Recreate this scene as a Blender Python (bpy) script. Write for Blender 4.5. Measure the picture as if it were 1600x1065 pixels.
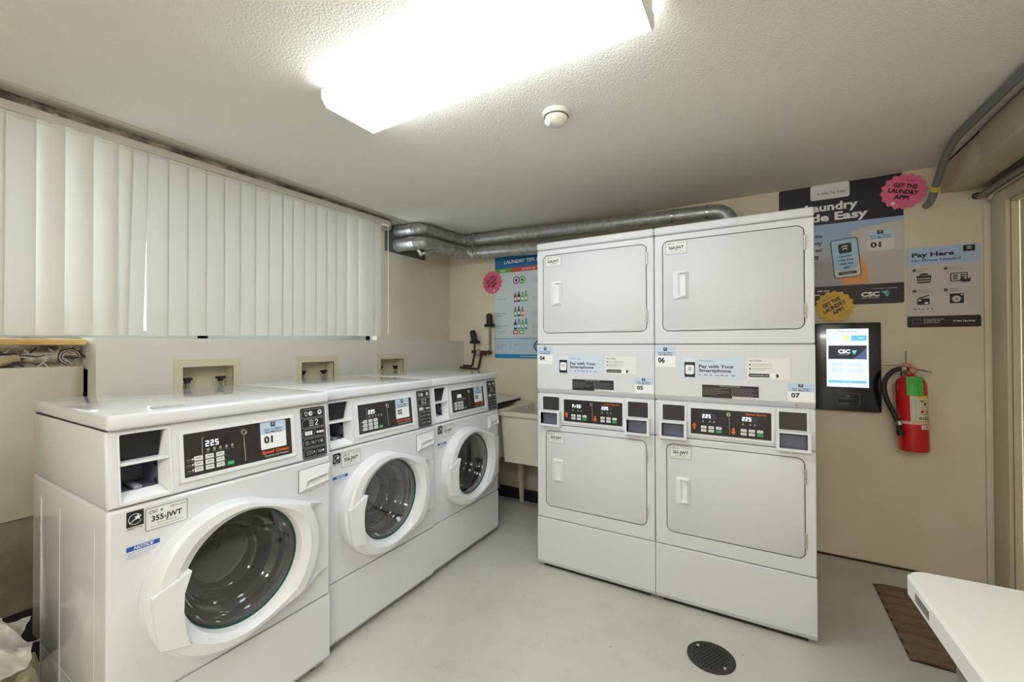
import bpy, bmesh, math, random
from mathutils import Vector, Matrix
from math import sin, cos, pi, radians
random.seed(7)
S = bpy.context.scene
COL = S.collection
for o in list(bpy.data.objects): bpy.data.objects.remove(o)

# ------------------------------------------------------------------ camera
HC = 1.31
cam_d = bpy.data.cameras.new('camera'); cam_d.sensor_width = 36; cam_d.lens = 655.31/1600*36; cam_d.clip_start = .02
cam = bpy.data.objects.new('camera', cam_d); COL.objects.link(cam); S.camera = cam
th, pt, ro = radians(30.2714), radians(.497), radians(-.1378)
F = Vector((-sin(th)*cos(pt), cos(th)*cos(pt), sin(pt))); R = Vector((cos(th), sin(th), 0)); U = R.cross(F)
R2 = R*cos(ro)+U*sin(ro); U2 = -R*sin(ro)+U*cos(ro)
m = Matrix.Identity(4)
for i in range(3): m[i][0] = R2[i]; m[i][1] = U2[i]; m[i][2] = -F[i]
m[0][3], m[1][3], m[2][3] = 0, 0, HC
cam.matrix_world = m
# ------------------------------------------------------------------ light and exposure
S.view_settings.view_transform = 'Standard'; S.view_settings.look = 'None'
S.view_settings.gamma = 1; S.view_settings.use_curve_mapping = False
S.view_settings.exposure = 2.30
W = bpy.data.worlds.new('sky'); S.world = W; W.use_nodes = True
W.node_tree.nodes['Background'].inputs[0].default_value = (.88, .93, 1, 1)
W.node_tree.nodes['Background'].inputs[1].default_value = .95
LAMP = 2.95        # brightness of the fluorescent diffuser, scaled up for the added fill light
LAMP_COL = (.84, .93, 1)

# ------------------------------------------------------------------ materials
def lin(c):
    return tuple(((x/255)/12.92 if x/255 <= .04045 else ((x/255+.055)/1.055)**2.4) for x in c)
_m = {}
def mat(name, rgb=None, rough=.5, metal=0, emit=0, spec=.5, coat=0, bump=None, mottled=None, alpha=None):
    """procedural material; bump=(scale, strength, distance); mottled=(scale, rgb2, amount)"""
    if name in _m: return _m[name]
    M = bpy.data.materials.new(name); M.use_nodes = True; nt = M.node_tree; b = nt.nodes['Principled BSDF']
    c = (*lin(rgb), 1); b.inputs['Base Color'].default_value = c
    b.inputs['Roughness'].default_value = rough; b.inputs['Metallic'].default_value = metal
    b.inputs['Specular IOR Level'].default_value = spec; b.inputs['Coat Weight'].default_value = coat
    b.inputs['Coat Roughness'].default_value = .08
    if emit:
        b.inputs['Emission Color'].default_value = c; b.inputs['Emission Strength'].default_value = emit
    if bump or mottled: tc = nt.nodes.new('ShaderNodeTexCoord')
    if mottled:
        n = nt.nodes.new('ShaderNodeTexNoise'); n.inputs['Scale'].default_value = mottled[0]; n.inputs['Detail'].default_value = 6
        nt.links.new(tc.outputs['Object'], n.inputs['Vector'])
        r = nt.nodes.new('ShaderNodeValToRGB'); e = r.color_ramp.elements
        lo = mottled[3] if len(mottled) > 3 else .4
        e[0].position = lo; e[0].color = (*lin(mottled[1]), 1); e[1].position = lo+.25; e[1].color = c
        nt.links.new(n.outputs['Fac'], r.inputs[0])
        mx = nt.nodes.new('ShaderNodeMixRGB'); mx.inputs[0].default_value = mottled[2]; mx.inputs[1].default_value = c
        nt.links.new(r.outputs[0], mx.inputs[2]); nt.links.new(mx.outputs[0], b.inputs['Base Color'])
    if bump:
        n = nt.nodes.new('ShaderNodeTexNoise'); n.inputs['Scale'].default_value = bump[0]; n.inputs['Detail'].default_value = 3
        nt.links.new(tc.outputs['Object'], n.inputs['Vector'])
        bp = nt.nodes.new('ShaderNodeBump'); bp.inputs['Strength'].default_value = bump[1]; bp.inputs['Distance'].default_value = bump[2]
        nt.links.new(n.outputs['Fac'], bp.inputs['Height']); nt.links.new(bp.outputs[0], b.inputs['Normal'])
    _m[name] = M; return M
def ink(rgb):   # flat printed colour
    return mat('ink_%02x%02x%02x' % tuple(rgb), rgb, .45)
ENAMEL = mat('white_enamel', (222, 224, 228), .12, coat=.5)
ENAMEL_SIDE = ENAMEL
PLASTIC = mat('white_plastic', (228, 230, 233), .35)
PLASTIC_G = mat('grey_plastic', (150, 156, 172), .45)
BLACK = mat('black_plastic', (34, 32, 32), .35)
PANEL = mat('overlay_black', (46, 42, 40), .4)
SEAM = mat('dark_seam', (40, 40, 40), .8)
WALL = mat('cream_wall_paint', (224, 218, 202), .55, bump=(22, .25, .004), mottled=(3.0, (212, 204, 184), .5))
WALLB = mat('cream_back_wall_paint', (224, 215, 194), .5, bump=(14, .2, .004), mottled=(2.0, (208, 195, 167), .5))
LEDGE = mat('ledge_paint', (218, 216, 207), .5, bump=(18, .12, .003))
CEIL = mat('ceiling_texture_paint', (240, 237, 228), .85, bump=(130, .8, .006))
STEEL = mat('galvanised_steel', (186, 187, 185), .38, metal=.6, bump=(40, .1, .002), mottled=(30, (140, 141, 140), .6))
CHROME = mat('chrome', (200, 200, 200), .18, metal=1)
GREYMETAL = mat('grey_paint_metal', (136, 138, 138), .45, metal=.5)
COPPER = mat('tarnished_copper', (96, 66, 48), .45, metal=.6, mottled=(60, (50, 38, 30), .8))
RUBBER = mat('black_rubber', (26, 26, 28), .55)
CREAMPL = mat('cream_plastic', (214, 208, 180), .4)
TUB = mat('utility_tub_plastic', (208, 205, 190), .4)

# ------------------------------------------------------------------ object helpers
def finish(name, me, parent=None, smooth=True, angle=35):
    if smooth:
        me.shade_smooth(); me.set_sharp_from_angle(angle=radians(angle))
    o = bpy.data.objects.new(name, me); COL.objects.link(o)
    if parent: o.parent = parent
    return o
class MB:
    """collects geometry, then links it as ONE mesh object"""
    def __init__(s): s.v = []; s.f = []; s.fm = []; s.ms = []
    def mi(s, m):
        if m not in s.ms: s.ms.append(m)
        return s.ms.index(m)
    def add(s, vs, fs, m):
        k = len(s.v); s.v += [tuple(v) for v in vs]; i = s.mi(m)
        for f in fs: s.f.append([k+q for q in f]); s.fm.append(i)
        return s
    def bm(s, b, m):
        b.verts.index_update(); s.add([v.co[:] for v in b.verts], [[v.index for v in f.verts] for f in b.faces], m); b.free(); return s
    def box(s, x0, x1, y0, y1, z0, z1, m, r=0, seg=2):
        b = bmesh.new(); bmesh.ops.create_cube(b, size=1)
        for v in b.verts: v.co = Vector(((x0+x1)/2+v.co.x*(x1-x0), (y0+y1)/2+v.co.y*(y1-y0), (z0+z1)/2+v.co.z*(z1-z0)))
        if r: bmesh.ops.bevel(b, geom=b.edges[:], offset=r, segments=seg, profile=.5, affect='EDGES', clamp_overlap=True)
        return s.bm(b, m)
    def tube(s, pts, r, m, n=14, closed=False, caps=True):
        pts = [Vector(p) for p in pts]; N = len(pts); rs = r if isinstance(r, (list, tuple)) else [r]*N
        tang = [((pts[(i+1) % N] if (closed or i < N-1) else pts[i])-(pts[i-1] if (closed or i > 0) else pts[i])).normalized() for i in range(N)]
        a = tang[0].orthogonal().normalized(); vs = []; fs = []
        for i in range(N):
            a = (a-tang[i]*a.dot(tang[i])).normalized(); b = tang[i].cross(a)
            for k in range(n):
                q = 2*pi*k/n; vs.append(pts[i]+(a*cos(q)+b*sin(q))*rs[i])
        for i in range(N if closed else N-1):
            j = (i+1) % N
            for k in range(n): fs.append([i*n+k, i*n+(k+1) % n, j*n+(k+1) % n, j*n+k])
        if caps and not closed: fs.append(list(range(n))[::-1]); fs.append([(N-1)*n+k for k in range(n)])
        return s.add(vs, fs, m)
    def lathe(s, prof, m, n=40, M=None, cap0=True, cap1=True, sy=1.0):
        """prof [(r, h)] around local z, M places it"""
        M = M or Matrix.Identity(4); vs = []; fs = []
        for r, h in prof:
            for k in range(n): vs.append(M @ Vector((r*cos(2*pi*k/n), sy*r*sin(2*pi*k/n), h)))
        for i in range(len(prof)-1):
            for k in range(n): fs.append([i*n+k, i*n+(k+1) % n, (i+1)*n+(k+1) % n, (i+1)*n+k])
        if cap0: fs.append(list(range(n))[::-1])
        if cap1: fs.append([(len(prof)-1)*n+k for k in range(n)])
        return s.add(vs, fs, m)
    def prism(s, loop, P, o0, o1, m, back=True):
        """2D loop (counter-clockwise seen from outside) extruded along offset o through mapping P(u, z, o)"""
        n = len(loop); vs = [P(u, z, o0) for u, z in loop]+[P(u, z, o1) for u, z in loop]
        fs = [[k, (k+1) % n, n+(k+1) % n, n+k] for k in range(n)]+[[n+k for k in range(n)]]
        if back: fs.append(list(range(n))[::-1])
        return s.add(vs, fs, m)
    def build(s, name, parent=None, smooth=True, angle=35):
        me = bpy.data.meshes.new(name); me.from_pydata(s.v, [], s.f)
        for m in s.ms: me.materials.append(m)
        me.polygons.foreach_set('material_index', s.fm); me.update()
        return finish(name, me, parent, smooth, angle)
def tag(o, label=None, cat=None, group=None, kind=None):
    if label: o['label'] = label
    if cat: o['category'] = cat
    if group: o['group'] = group
    if kind: o['kind'] = kind
    return o
def empty(name, loc=(0, 0, 0), rz=0):
    o = bpy.data.objects.new(name, None); COL.objects.link(o); o.location = loc; o.rotation_euler = (0, 0, rz); o.empty_display_size = .05
    return o
def rrect(u0, z0, u1, z1, r=0, n=5):
    if r <= 0: return [(u0, z0), (u1, z0), (u1, z1), (u0, z1)]
    out = []
    for cx, cz, a in ((u1-r, z0+r, -90), (u1-r, z1-r, 0), (u0+r, z1-r, 90), (u0+r, z0+r, 180)):
        for k in range(n+1):
            q = radians(a+90*k/n); out.append((cx+r*cos(q), cz+r*sin(q)))
    return out
def circ(u, z, r, n=24, a0=0, a1=360, ry=None):
    full = a1-a0 >= 360; k = n if full else n+1
    return [(u+r*cos(radians(a0+(a1-a0)*i/n)), z+(ry or r)*sin(radians(a0+(a1-a0)*i/n))) for i in range(k)]
def frame(mb, P, lo, li, o0, o1, m):
    """ring between two loops of equal length, proud from o0 to o1"""
    n = len(lo); vs = [P(u, z, o) for o in (o0, o1) for l in (lo, li) for u, z in l]; fs = []
    for k in range(n):
        j = (k+1) % n
        fs += [[2*n+k, 2*n+j, 3*n+j, 3*n+k], [k, j, 2*n+j, 2*n+k], [n+j, n+k, 3*n+k, 3*n+j]]
    mb.add(vs, fs, m)
def plate_hole(mb, P, rect, loop, o, m):
    """flat plate rect=(u0,z0,u1,z1) with a hole 'loop' (ccw)"""
    u0, z0, u1, z1 = rect; C = [(u1, z1), (u0, z1), (u0, z0), (u1, z0)]
    cx = sum(p[0] for p in loop)/len(loop); cz = sum(p[1] for p in loop)/len(loop)
    def quad(p):
        a = (p[0] >= cx, p[1] >= cz); return {(True, True): 0, (False, True): 1, (False, False): 2, (True, False): 3}[a]
    n = len(loop); vs = [P(u, z, o) for u, z in loop+C]; fs = []
    for k in range(n):
        j = (k+1) % n; mid = ((loop[k][0]+loop[j][0])/2, (loop[k][1]+loop[j][1])/2)
        qk, qj, qm = quad(loop[k]), quad(loop[j]), quad(mid)
        if qk == qj: fs.append([k, n+qk, j])
        else: fs += [[k, n+qk, n+qj, j]]
    mb.add(vs, fs, m)
_tc = {}
def text2d(s, bold):
    if (s, bold) in _tc: return _tc[(s, bold)]
    c = bpy.data.curves.new('t', 'FONT'); c.body = s; c.size = 1; c.resolution_u = 2; c.fill_mode = 'FRONT'; c.offset = bold
    o = bpy.data.objects.new('t', c); COL.objects.link(o)
    dg = bpy.context.evaluated_depsgraph_get(); me = bpy.data.meshes.new_from_object(o.evaluated_get(dg))
    vs = [(v.co.x, v.co.y) for v in me.vertices]; fs = [list(p.vertices) for p in me.polygons]
    bpy.data.meshes.remove(me); bpy.data.objects.remove(o); bpy.data.curves.remove(c)
    w = (min(v[0] for v in vs), max(v[0] for v in vs)) if vs else (0, 1)
    _tc[(s, bold)] = (vs, fs, w); return _tc[(s, bold)]
class Print:
    """flat print on a surface; P(u, z, o) maps to 3D; lay = print layer"""
    def __init__(s, P, step=.00025, base=.0004): s.P = P; s.st = step; s.b = base; s.mb = MB()
    def poly(s, loop, col, lay=1, rot=0, about=None):
        if rot:
            cu, cz = about; c, n = cos(radians(rot)), sin(radians(rot))
            loop = [(cu+(u-cu)*c-(z-cz)*n, cz+(u-cu)*n+(z-cz)*c) for u, z in loop]
        s.mb.add([s.P(u, z, s.b+lay*s.st) for u, z in loop], [list(range(len(loop)))], col if not isinstance(col, tuple) else ink(col)); return s
    def rect(s, u0, z0, u1, z1, col, lay=1, r=0, **k): return s.poly(rrect(u0, z0, u1, z1, r), col, lay, **k)
    def line(s, p, q, w, col, lay=2):
        d = (q[0]-p[0], q[1]-p[1]); L = math.hypot(*d) or 1; n = (-d[1]/L*w/2, d[0]/L*w/2)
        return s.poly([(p[0]-n[0], p[1]-n[1]), (q[0]-n[0], q[1]-n[1]), (q[0]+n[0], q[1]+n[1]), (p[0]+n[0], p[1]+n[1])], col, lay)
    def arc(s, u, z, r, w, a0, a1, col, lay=2, n=10, **k):
        lo = circ(u, z, r+w/2, n, a0, a1); li = circ(u, z, r-w/2, n, a0, a1)
        for i in range(len(lo)-1): s.poly([lo[i], lo[i+1], li[i+1], li[i]], col, lay, **k)
        if a1-a0 >= 360: s.poly([lo[-1], lo[0], li[0], li[-1]], col, lay, **k)
        return s
    def outline(s, lo, li, col, lay=2):
        for i in range(len(lo)):
            j = (i+1) % len(lo); s.poly([lo[i], lo[j], li[j], li[i]], col, lay)
        return s
    def text(s, t, u, z, h, col, lay=3, align='l', bold=.0, w=None, rot=0, about=None, italic=0):
        """cap height h; w = total width to fit"""
        vs, fs, (a, b) = text2d(t, bold); k = h/.72; kx = k
        if w: kx = w/(b-a)
        x0 = {'l': u-a*kx, 'c': u-(a+b)/2*kx, 'r': u-b*kx}[align]
        pts = [(x0+x*kx+italic*y*k, z+y*k) for x, y in vs]
        if rot:
            cu, cz = about or (u, z); c, n = cos(radians(rot)), sin(radians(rot))
            pts = [(cu+(x-cu)*c-(y-cz)*n, cz+(x-cu)*n+(y-cz)*c) for x, y in pts]
        s.mb.add([s.P(x, y, s.b+lay*s.st) for x, y in pts], fs, ink(col) if isinstance(col, tuple) else col); return s
    def logo(s, u, z, w, col, lay=3, rot=0, about=None):
        """the double arch mark"""
        k = dict(rot=rot, about=about or (u, z))
        s.arc(u, z-.22*w, .62*w, .15*w, 45, 135, col, lay, 8, **k); s.arc(u, z-.3*w, .3*w, .16*w, 10, 170, col, lay, 8, **k)
        return s
    def build(s, name, parent): return s.mb.build(name, parent, smooth=False)
K = (24, 24, 28); WH = (240, 241, 243); LB = (190, 210, 234); NAVY = (26, 34, 54)

# ------------------------------------------------------------------ room shell
YB = 3.25; ZC = 2.309; XR = 1.105; YF = -1.7
def struct(mb, name, parent=None, label=None, **k):
    o = mb.build(name, parent, **k)
    if not parent: o['kind'] = 'structure'
    if label: o['label'] = label
    return o
# floor: painted concrete
def floor_mat():
    M = bpy.data.materials.new('painted_concrete_floor'); M.use_nodes = True; nt = M.node_tree; b = nt.nodes['Principled BSDF']
    tc = nt.nodes.new('ShaderNodeTexCoord')
    def noise(sc, det=5, rough=.5):
        n = nt.nodes.new('ShaderNodeTexNoise'); n.inputs['Scale'].default_value = sc; n.inputs['Detail'].default_value = det
        n.inputs['Roughness'].default_value = rough; nt.links.new(tc.outputs['Object'], n.inputs['Vector']); return n
    def ramp(n, p0, c0, p1, c1):
        r = nt.nodes.new('ShaderNodeValToRGB'); e = r.color_ramp.elements
        e[0].position = p0; e[0].color = c0; e[1].position = p1; e[1].color = c1; nt.links.new(n.outputs['Fac'], r.inputs[0]); return r
    a = ramp(noise(1.6), .35, (*lin((194, 192, 182)), 1), .65, (*lin((209, 207, 198)), 1))
    d = ramp(noise(60, 2, .6), .24, (*lin((120, 108, 88)), 1), .30, (1, 1, 1, 1))
    g = ramp(noise(7, 8, .7), .30, (.80, .78, .74, 1), .48, (1, 1, 1, 1))
    m1 = nt.nodes.new('ShaderNodeMixRGB'); m1.blend_type = 'MULTIPLY'; m1.inputs[0].default_value = .45
    nt.links.new(a.outputs[0], m1.inputs[1]); nt.links.new(g.outputs[0], m1.inputs[2])
    m2 = nt.nodes.new('ShaderNodeMixRGB'); m2.blend_type = 'MULTIPLY'; m2.inputs[0].default_value = .6
    nt.links.new(m1.outputs[0], m2.inputs[1]); nt.links.new(d.outputs[0], m2.inputs[2])
    nt.links.new(m2.outputs[0], b.inputs['Base Color']); b.inputs['Roughness'].default_value = .42
    bp = nt.nodes.new('ShaderNodeBump'); bp.inputs['Strength'].default_value = .12; bp.inputs['Distance'].default_value = .003
    nt.links.new(noise(35).outputs['Fac'], bp.inputs['Height']); nt.links.new(bp.outputs[0], b.inputs['Normal'])
    return M
struct(MB().box(-2.75, XR+.15, YF-.1, YB+.12, -.08, 0, floor_mat()), 'floor', label='light grey painted concrete floor with scuffs')
struct(MB().box(-2.75, XR+.15, YF-.1, YB+.12, ZC, ZC+.1, CEIL), 'ceiling', label='cream stippled ceiling')
struct(MB().box(-2.75, XR+.15, YB, YB+.12, 0, ZC, WALLB), 'wall_back', label='cream painted wall behind the dryers')
struct(MB().box(-2.75, XR+.15, YF-.1, YF, 0, ZC, WALL), 'wall_front')
ROUGHW = mat('rough_plaster', (206, 198, 180), .8, bump=(26, 1, .02), mottled=(9, (74, 66, 54), .85, .36))
CONC = mat('grey_concrete', (140, 131, 112), .85, bump=(30, .6, .01), mottled=(6, (96, 88, 74), .7))
wl = MB()
WY0, WY1, WZ0, WZ1 = -1.2, 2.33, 1.345, 2.235      # window opening
wl.box(-2.75, -2.602, YF, WY0, 0, ZC, WALL).box(-2.75, -2.602, WY1, YB, 0, ZC, WALL)
wl.box(-2.75, -2.602, WY0, WY1, 0, WZ0-.13, WALL).box(-2.75, -2.602, .65, WY1, WZ0-.13, WZ0, WALL).box(-2.75, -2.602, WY0, WY1, WZ1, ZC, WALL)
struct(wl, 'wall_left', smooth=False, label='cream wall of the window side')
# half-height ledge in front of the window wall, with three recesses for the outlet boxes
LX = -2.431; OB = [(.925, 1.226), (1.545, 1.846), (2.176, 2.480)]
lg = MB(); OZ0, OZ1 = .99, 1.207
lg.box(-2.60, LX, .65, YB, 0, OZ0, LEDGE).box(-2.60, LX, .65, YB, OZ1, WZ0, LEDGE)
ys = [.65]+[y for a, b in OB for y in (a+.033, b-.033)]+[YB]
for i in range(0, len(ys), 2): lg.box(-2.60, LX, ys[i], ys[i+1], OZ0, OZ1, LEDGE)
lg.box(-2.60, -2.53, .65, YB, OZ0, OZ1, LEDGE)
struct(lg, 'trim_1', smooth=False, label='half-height painted ledge wall behind the washers')
# lower left: loose board, concrete below
struct(MB().box(-2.60, -2.565, YF, .645, .24, .64, CONC).box(-2.60, -2.58, YF, .645, 0, .24, mat('black_base', (30, 28, 26), .8)), 'wall_left.001', smooth=False, label='bare grey concrete low on the window wall')
pn = MB().box(-2.60, -2.551, YF, .643, .617, 1.222, mat('board_paint', (208, 203, 188), .5, mottled=(2.2, (176, 166, 142), .5)), .003)
struct(pn, 'trim_2', label='pale painted board below the left end of the window')
# rough band between blind rail and ceiling + flat strip
rb = bmesh.new(); ny, nz = 170, 5
gv = [[rb.verts.new((-2.53+random.uniform(-.008, .008), YF+(2.42-YF)*i/ny, 2.236+(ZC-2.236)*k/nz)) for k in range(nz+1)] for i in range(ny+1)]
for i in range(ny):
    for k in range(nz): rb.faces.new((gv[i][k], gv[i+1][k], gv[i+1][k+1], gv[i][k+1]))
bmesh.ops.recalc_face_normals(rb, faces=rb.faces[:])
struct(MB().bm(rb, ROUGHW).box(-2.60, -2.545, YF, 2.42, 2.236, ZC, ROUGHW), 'trim_3', smooth=False, label='chipped plaster band above the blind rail')
struct(MB().box(-2.515, -2.438, YF, 2.62, 2.300, ZC, mat('strip_paint', (196, 192, 178), .5), .002), 'trim_4', label='flat painted strip where ceiling meets window wall')
# window with frame and panes, behind the blind
wf = MB(); WFM = mat('window_frame_metal', (170, 172, 172), .4, metal=.6)
for y0, y1 in ((WY0, WY0+.04), (WY1-.04, WY1), (-.06, -.01), (1.13, 1.18)): wf.box(-2.72, -2.68, y0, y1, WZ0, WZ1, WFM)
wf.box(-2.72, -2.68, WY0, WY1, WZ0, WZ0+.04, WFM).box(-2.72, -2.68, WY0, WY1, WZ1-.04, WZ1, WFM)
win = struct(wf, 'window_1', smooth=False, label='metal framed window behind the blind')
GL = bpy.data.materials.new('window_glass'); GL.use_nodes = True; nt = GL.node_tree; nt.nodes.clear()
o_ = nt.nodes.new('ShaderNodeOutputMaterial'); t_ = nt.nodes.new('ShaderNodeBsdfTransparent'); g_ = nt.nodes.new('ShaderNodeBsdfGlossy'); x_ = nt.nodes.new('ShaderNodeMixShader')
t_.inputs[0].default_value = (.93, .97, .96, 1); g_.inputs['Roughness'].default_value = .02; x_.inputs[0].default_value = .08
nt.links.new(t_.outputs[0], x_.inputs[1]); nt.links.new(g_.outputs[0], x_.inputs[2]); nt.links.new(x_.outputs[0], o_.inputs[0])
for y0, y1 in ((WY0+.04, -.06), (-.01, 1.13), (1.18, WY1-.04)):
    MB().box(-2.703, -2.699, y0, y1, WZ0+.04, WZ1-.04, GL).build('pane', win, smooth=False)
# sill piece and cavity left of the ledge
sill = tag(MB().box(-2.585, -2.50, -.6, .64, 1.312, 1.339, mat('yellowed_wood', (214, 184, 118), .45, mottled=(5, (176, 138, 80), .7)), .006).build('window_sill_board'),
           'yellowed wooden sill strip under the left end of the blind', 'sill')
cav = MB().box(-2.75, -2.598, WY0, .655, 1.2155, 1.3445, ROUGHW)
struct(cav, 'wall_left.002', smooth=False, label='rough opening below the window sill')
def wob(p, q, n, a):
    p, q = Vector(p), Vector(q); return [p.lerp(q, i/n)+Vector((random.uniform(-a, a)*.4, random.uniform(-a, a)*.4, random.uniform(-a, a))) for i in range(n+1)]
ob = MB(); ob.tube(wob((-2.585, .36, 1.245), (-2.575, .46, 1.262), 4, .006), .022, mat('torn_paper', (168, 150, 122), .8, bump=(60, .8, .01)))
ob.tube(wob((-2.585, .47, 1.262), (-2.582, .60, 1.27), 6, .008), [.02, .028, .03, .026, .03, .024, .018], mat('caulk', (196, 190, 174), .7, bump=(80, .8, .006), mottled=(30, (100, 92, 80), .7)))
tag(ob.build('wall_filler'), 'lumpy old filler and torn paper in the gap under the sill strip', 'filler')
cb = MB(); CM = mat('dirty_white_cable', (178, 170, 156), .6); CD = mat('dark_cable', (52, 44, 38), .6)
for k in range(7):
    y = .40+.035*k; cb.tube(wob((-2.567, y, 1.30), (-2.562, y+.07*(-1)**k, 1.224), 6, .007), .0035, CM if k % 3 else CD, 8)
for k in range(3): cb.tube(wob((-2.56, .34, 1.285-.02*k), (-2.56, .63, 1.255+.018*k), 14, .007), .0035, CM if k else CD, 8)
for k in range(4): cb.tube([(-2.555, .60+.035*cos(q)*(1-.12*k), 1.262+.034*sin(q)*(1-.12*k)) for q in [i*pi/9 for i in range(14)]], .003, CM if k % 2 else CD, 8)
tag(cb.build('loose_cable'), 'tangle of thin dirty cables in the gap under the sill strip', 'cable')
# right wall with door
DH = 2.045; dy0, dy1 = 2.15, 3.085
wr = MB().box(XR, XR+.15, YF, dy0, 0, ZC, WALL).box(XR, XR+.15, dy1+.02, YB, 0, ZC, WALL).box(XR, XR+.15, dy0, dy1+.02, DH, ZC, WALL)
struct(wr, 'wall_right', smooth=False)
struct(MB().box(1.062, 1.10, YB-.014, YB, 0, 2.07, WALLB, .003), 'trim_5', label='narrow strip on the back wall beside the door corner')
DOORP = mat('door_paint', (214, 204, 176), .45, mottled=(1.5, (204, 190, 158), .5))
dr = MB().box(XR+.03, XR+.07, dy0+.03, dy1-.012, .01, DH-.02, DOORP, .002)
door = struct(dr, 'door_1', label='cream door at the right edge')
dfm = MB().box(XR-.018, XR-.001, dy1-.01, YB-.016, 0, DH+.05, DOORP, .003).box(XR-.018, XR-.001, dy0-.08, dy0, 0, DH+.05, DOORP, .003).box(XR-.018, XR-.001, dy0, dy1-.01, DH-.01, DH+.05, DOORP, .003)
dfm.box(XR+.001, XR+.028, dy1-.012, dy1+.015, 0, DH-.01, DOORP).box(XR+.001, XR+.028, dy0, dy1, DH-.022, DH-.001, DOORP)
dfm.build('door_frame', door)
MB().tube([(XR+.03, dy0+.1, 1.0), (XR-.02, dy0+.1, 1.0)], .012, CHROME).lathe([(.0, -.03), (.024, -.024), (.028, 0), (.02, .02), (.01, .03)], CHROME, 20, Matrix.Translation((XR-.04, dy0+.1, 1.0)) @ Matrix.Rotation(pi/2, 4, 'Y')).build('door_knob', door)
struct(MB().box(.30, 1.06, YB-.006, YB, 0, .012, mat('floor_gap_dirt', (70, 52, 36), .9)), 'baseboard_back', label='dirty joint along the foot of the back wall')

# ------------------------------------------------------------------ washers
GLASSD = bpy.data.materials.new('dark_door_glass'); GLASSD.use_nodes = True; nt = GLASSD.node_tree; nt.nodes.clear()
o_ = nt.nodes.new('ShaderNodeOutputMaterial'); t_ = nt.nodes.new('ShaderNodeBsdfTransparent'); g_ = nt.nodes.new('ShaderNodeBsdfGlossy'); x_ = nt.nodes.new('ShaderNodeMixShader')
fr = nt.nodes.new('ShaderNodeMapRange'); lw = nt.nodes.new('ShaderNodeLayerWeight'); lw.inputs[0].default_value = .25
nt.links.new(lw.outputs['Facing'], fr.inputs[0]); fr.inputs[3].default_value = .035; fr.inputs[4].default_value = .75
t_.inputs[0].default_value = (.72, .74, .74, 1); g_.inputs['Roughness'].default_value = .03
nt.links.new(fr.outputs[0], x_.inputs[0]); nt.links.new(t_.outputs[0], x_.inputs[1]); nt.links.new(g_.outputs[0], x_.inputs[2]); nt.links.new(x_.outputs[0], o_.inputs[0])
def bowl_glass():
    M = bpy.data.materials.new('bowl_glass'); M.use_nodes = True; nt = M.node_tree; nt.nodes.clear(); N = nt.nodes.new
    o_ = N('ShaderNodeOutputMaterial'); t_ = N('ShaderNodeBsdfTransparent'); g_ = N('ShaderNodeBsdfGlossy'); x_ = N('ShaderNodeMixShader'); fr = N('ShaderNodeMapRange'); lw = N('ShaderNodeLayerWeight')
    lw.inputs[0].default_value = .35; fr.inputs[3].default_value = .10; fr.inputs[4].default_value = .85; t_.inputs[0].default_value = (.42, .42, .42, 1); g_.inputs['Roughness'].default_value = .06; g_.inputs[0].default_value = (.85, .86, .84, 1)
    L = nt.links.new; L(lw.outputs['Facing'], fr.inputs[0]); L(fr.outputs[0], x_.inputs[0]); L(t_.outputs[0], x_.inputs[1]); L(g_.outputs[0], x_.inputs[2]); L(x_.outputs[0], o_.inputs[0]); return M
BOWLG = bowl_glass()
DRUM = mat('drum_steel', (96, 94, 90), .3, metal=1, bump=(70, .35, .008), mottled=(26, (52, 48, 42), .8))
TEAL = mat('teal_gasket', (44, 92, 80), .5)
def Pf(u, z, o): return (u, -o, z)                      # front plane of a machine
def Pw(u, z, o): return (u, .022*max(0, z-.862)/.211-o, z)   # washer control face leans back
def Pback(u, z, o): return (u, YB-o, z)
WW = .686
def scan_sticker(P, num, u0, z0, u1, z1, parent, tall=True):
    s = Print(P); w, h = u1-u0, z1-z0
    s.rect(u0, z0, u1, z1, WH, 1, .004)
    s.rect(u0, z0+h*.55, u1, z1, LB, 2, .004)
    s.rect(u0+w*.4, z1-h*.2, u0+w*.58, z1-h*.03, NAVY, 3); s.logo(u0+w*.49, z1-h*.115, w*.11, WH, 4)
    s.text('Scan to Select', u0+w/2, z0+h*.68, h*.075, NAVY, 3, 'c', .02, w=w*.72); s.text('this Machine', u0+w/2, z0+h*.58, h*.075, NAVY, 3, 'c', .02, w=w*.66)
    s.text(num, u0+w*.12, z0+h*.22, h*.25, K, 3, 'l', .04, w=w*.34)
    return s.build('number_sticker', parent)
def id_tag(P, txt, u0, z0, u1, z1, parent):
    s = Print(P); w, h = u1-u0, z1-z0
    s.rect(u0, z0, u1, z1, (92, 92, 92), 1, .005).rect(u0+.0016, z0+.0016, u1-.0016, z1-.0016, (226, 228, 226), 2, .004)
    s.text('CSC', u0+w*.07, z0+h*.74, h*.14, (70, 80, 84), 3, bold=.02, w=w*.22)
    s.poly([(u0+w*.33, z0+h*.82), (u0+w*.37, z0+h*.72), (u0+w*.41, z0+h*.86)], (50, 110, 90), 3)
    s.text('844.272.9675', u0+w*.95, z0+h*.80, h*.09, (80, 80, 80), 3, 'r', w=w*.38)
    s.text(txt, u0+w*.5, z0+h*.38, h*.24, K, 3, 'c', .03, w=w*.72)
    s.text('www.cscsw.com', u0+w*.5, z0+h*.24, h*.08, (90, 90, 90), 3, 'c'); s.rect(u0+w*.1, z0+h*.13, u0+w*.9, z0+h*.15, (150, 150, 150), 3)
    return s.build('identity_tag', parent)
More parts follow.
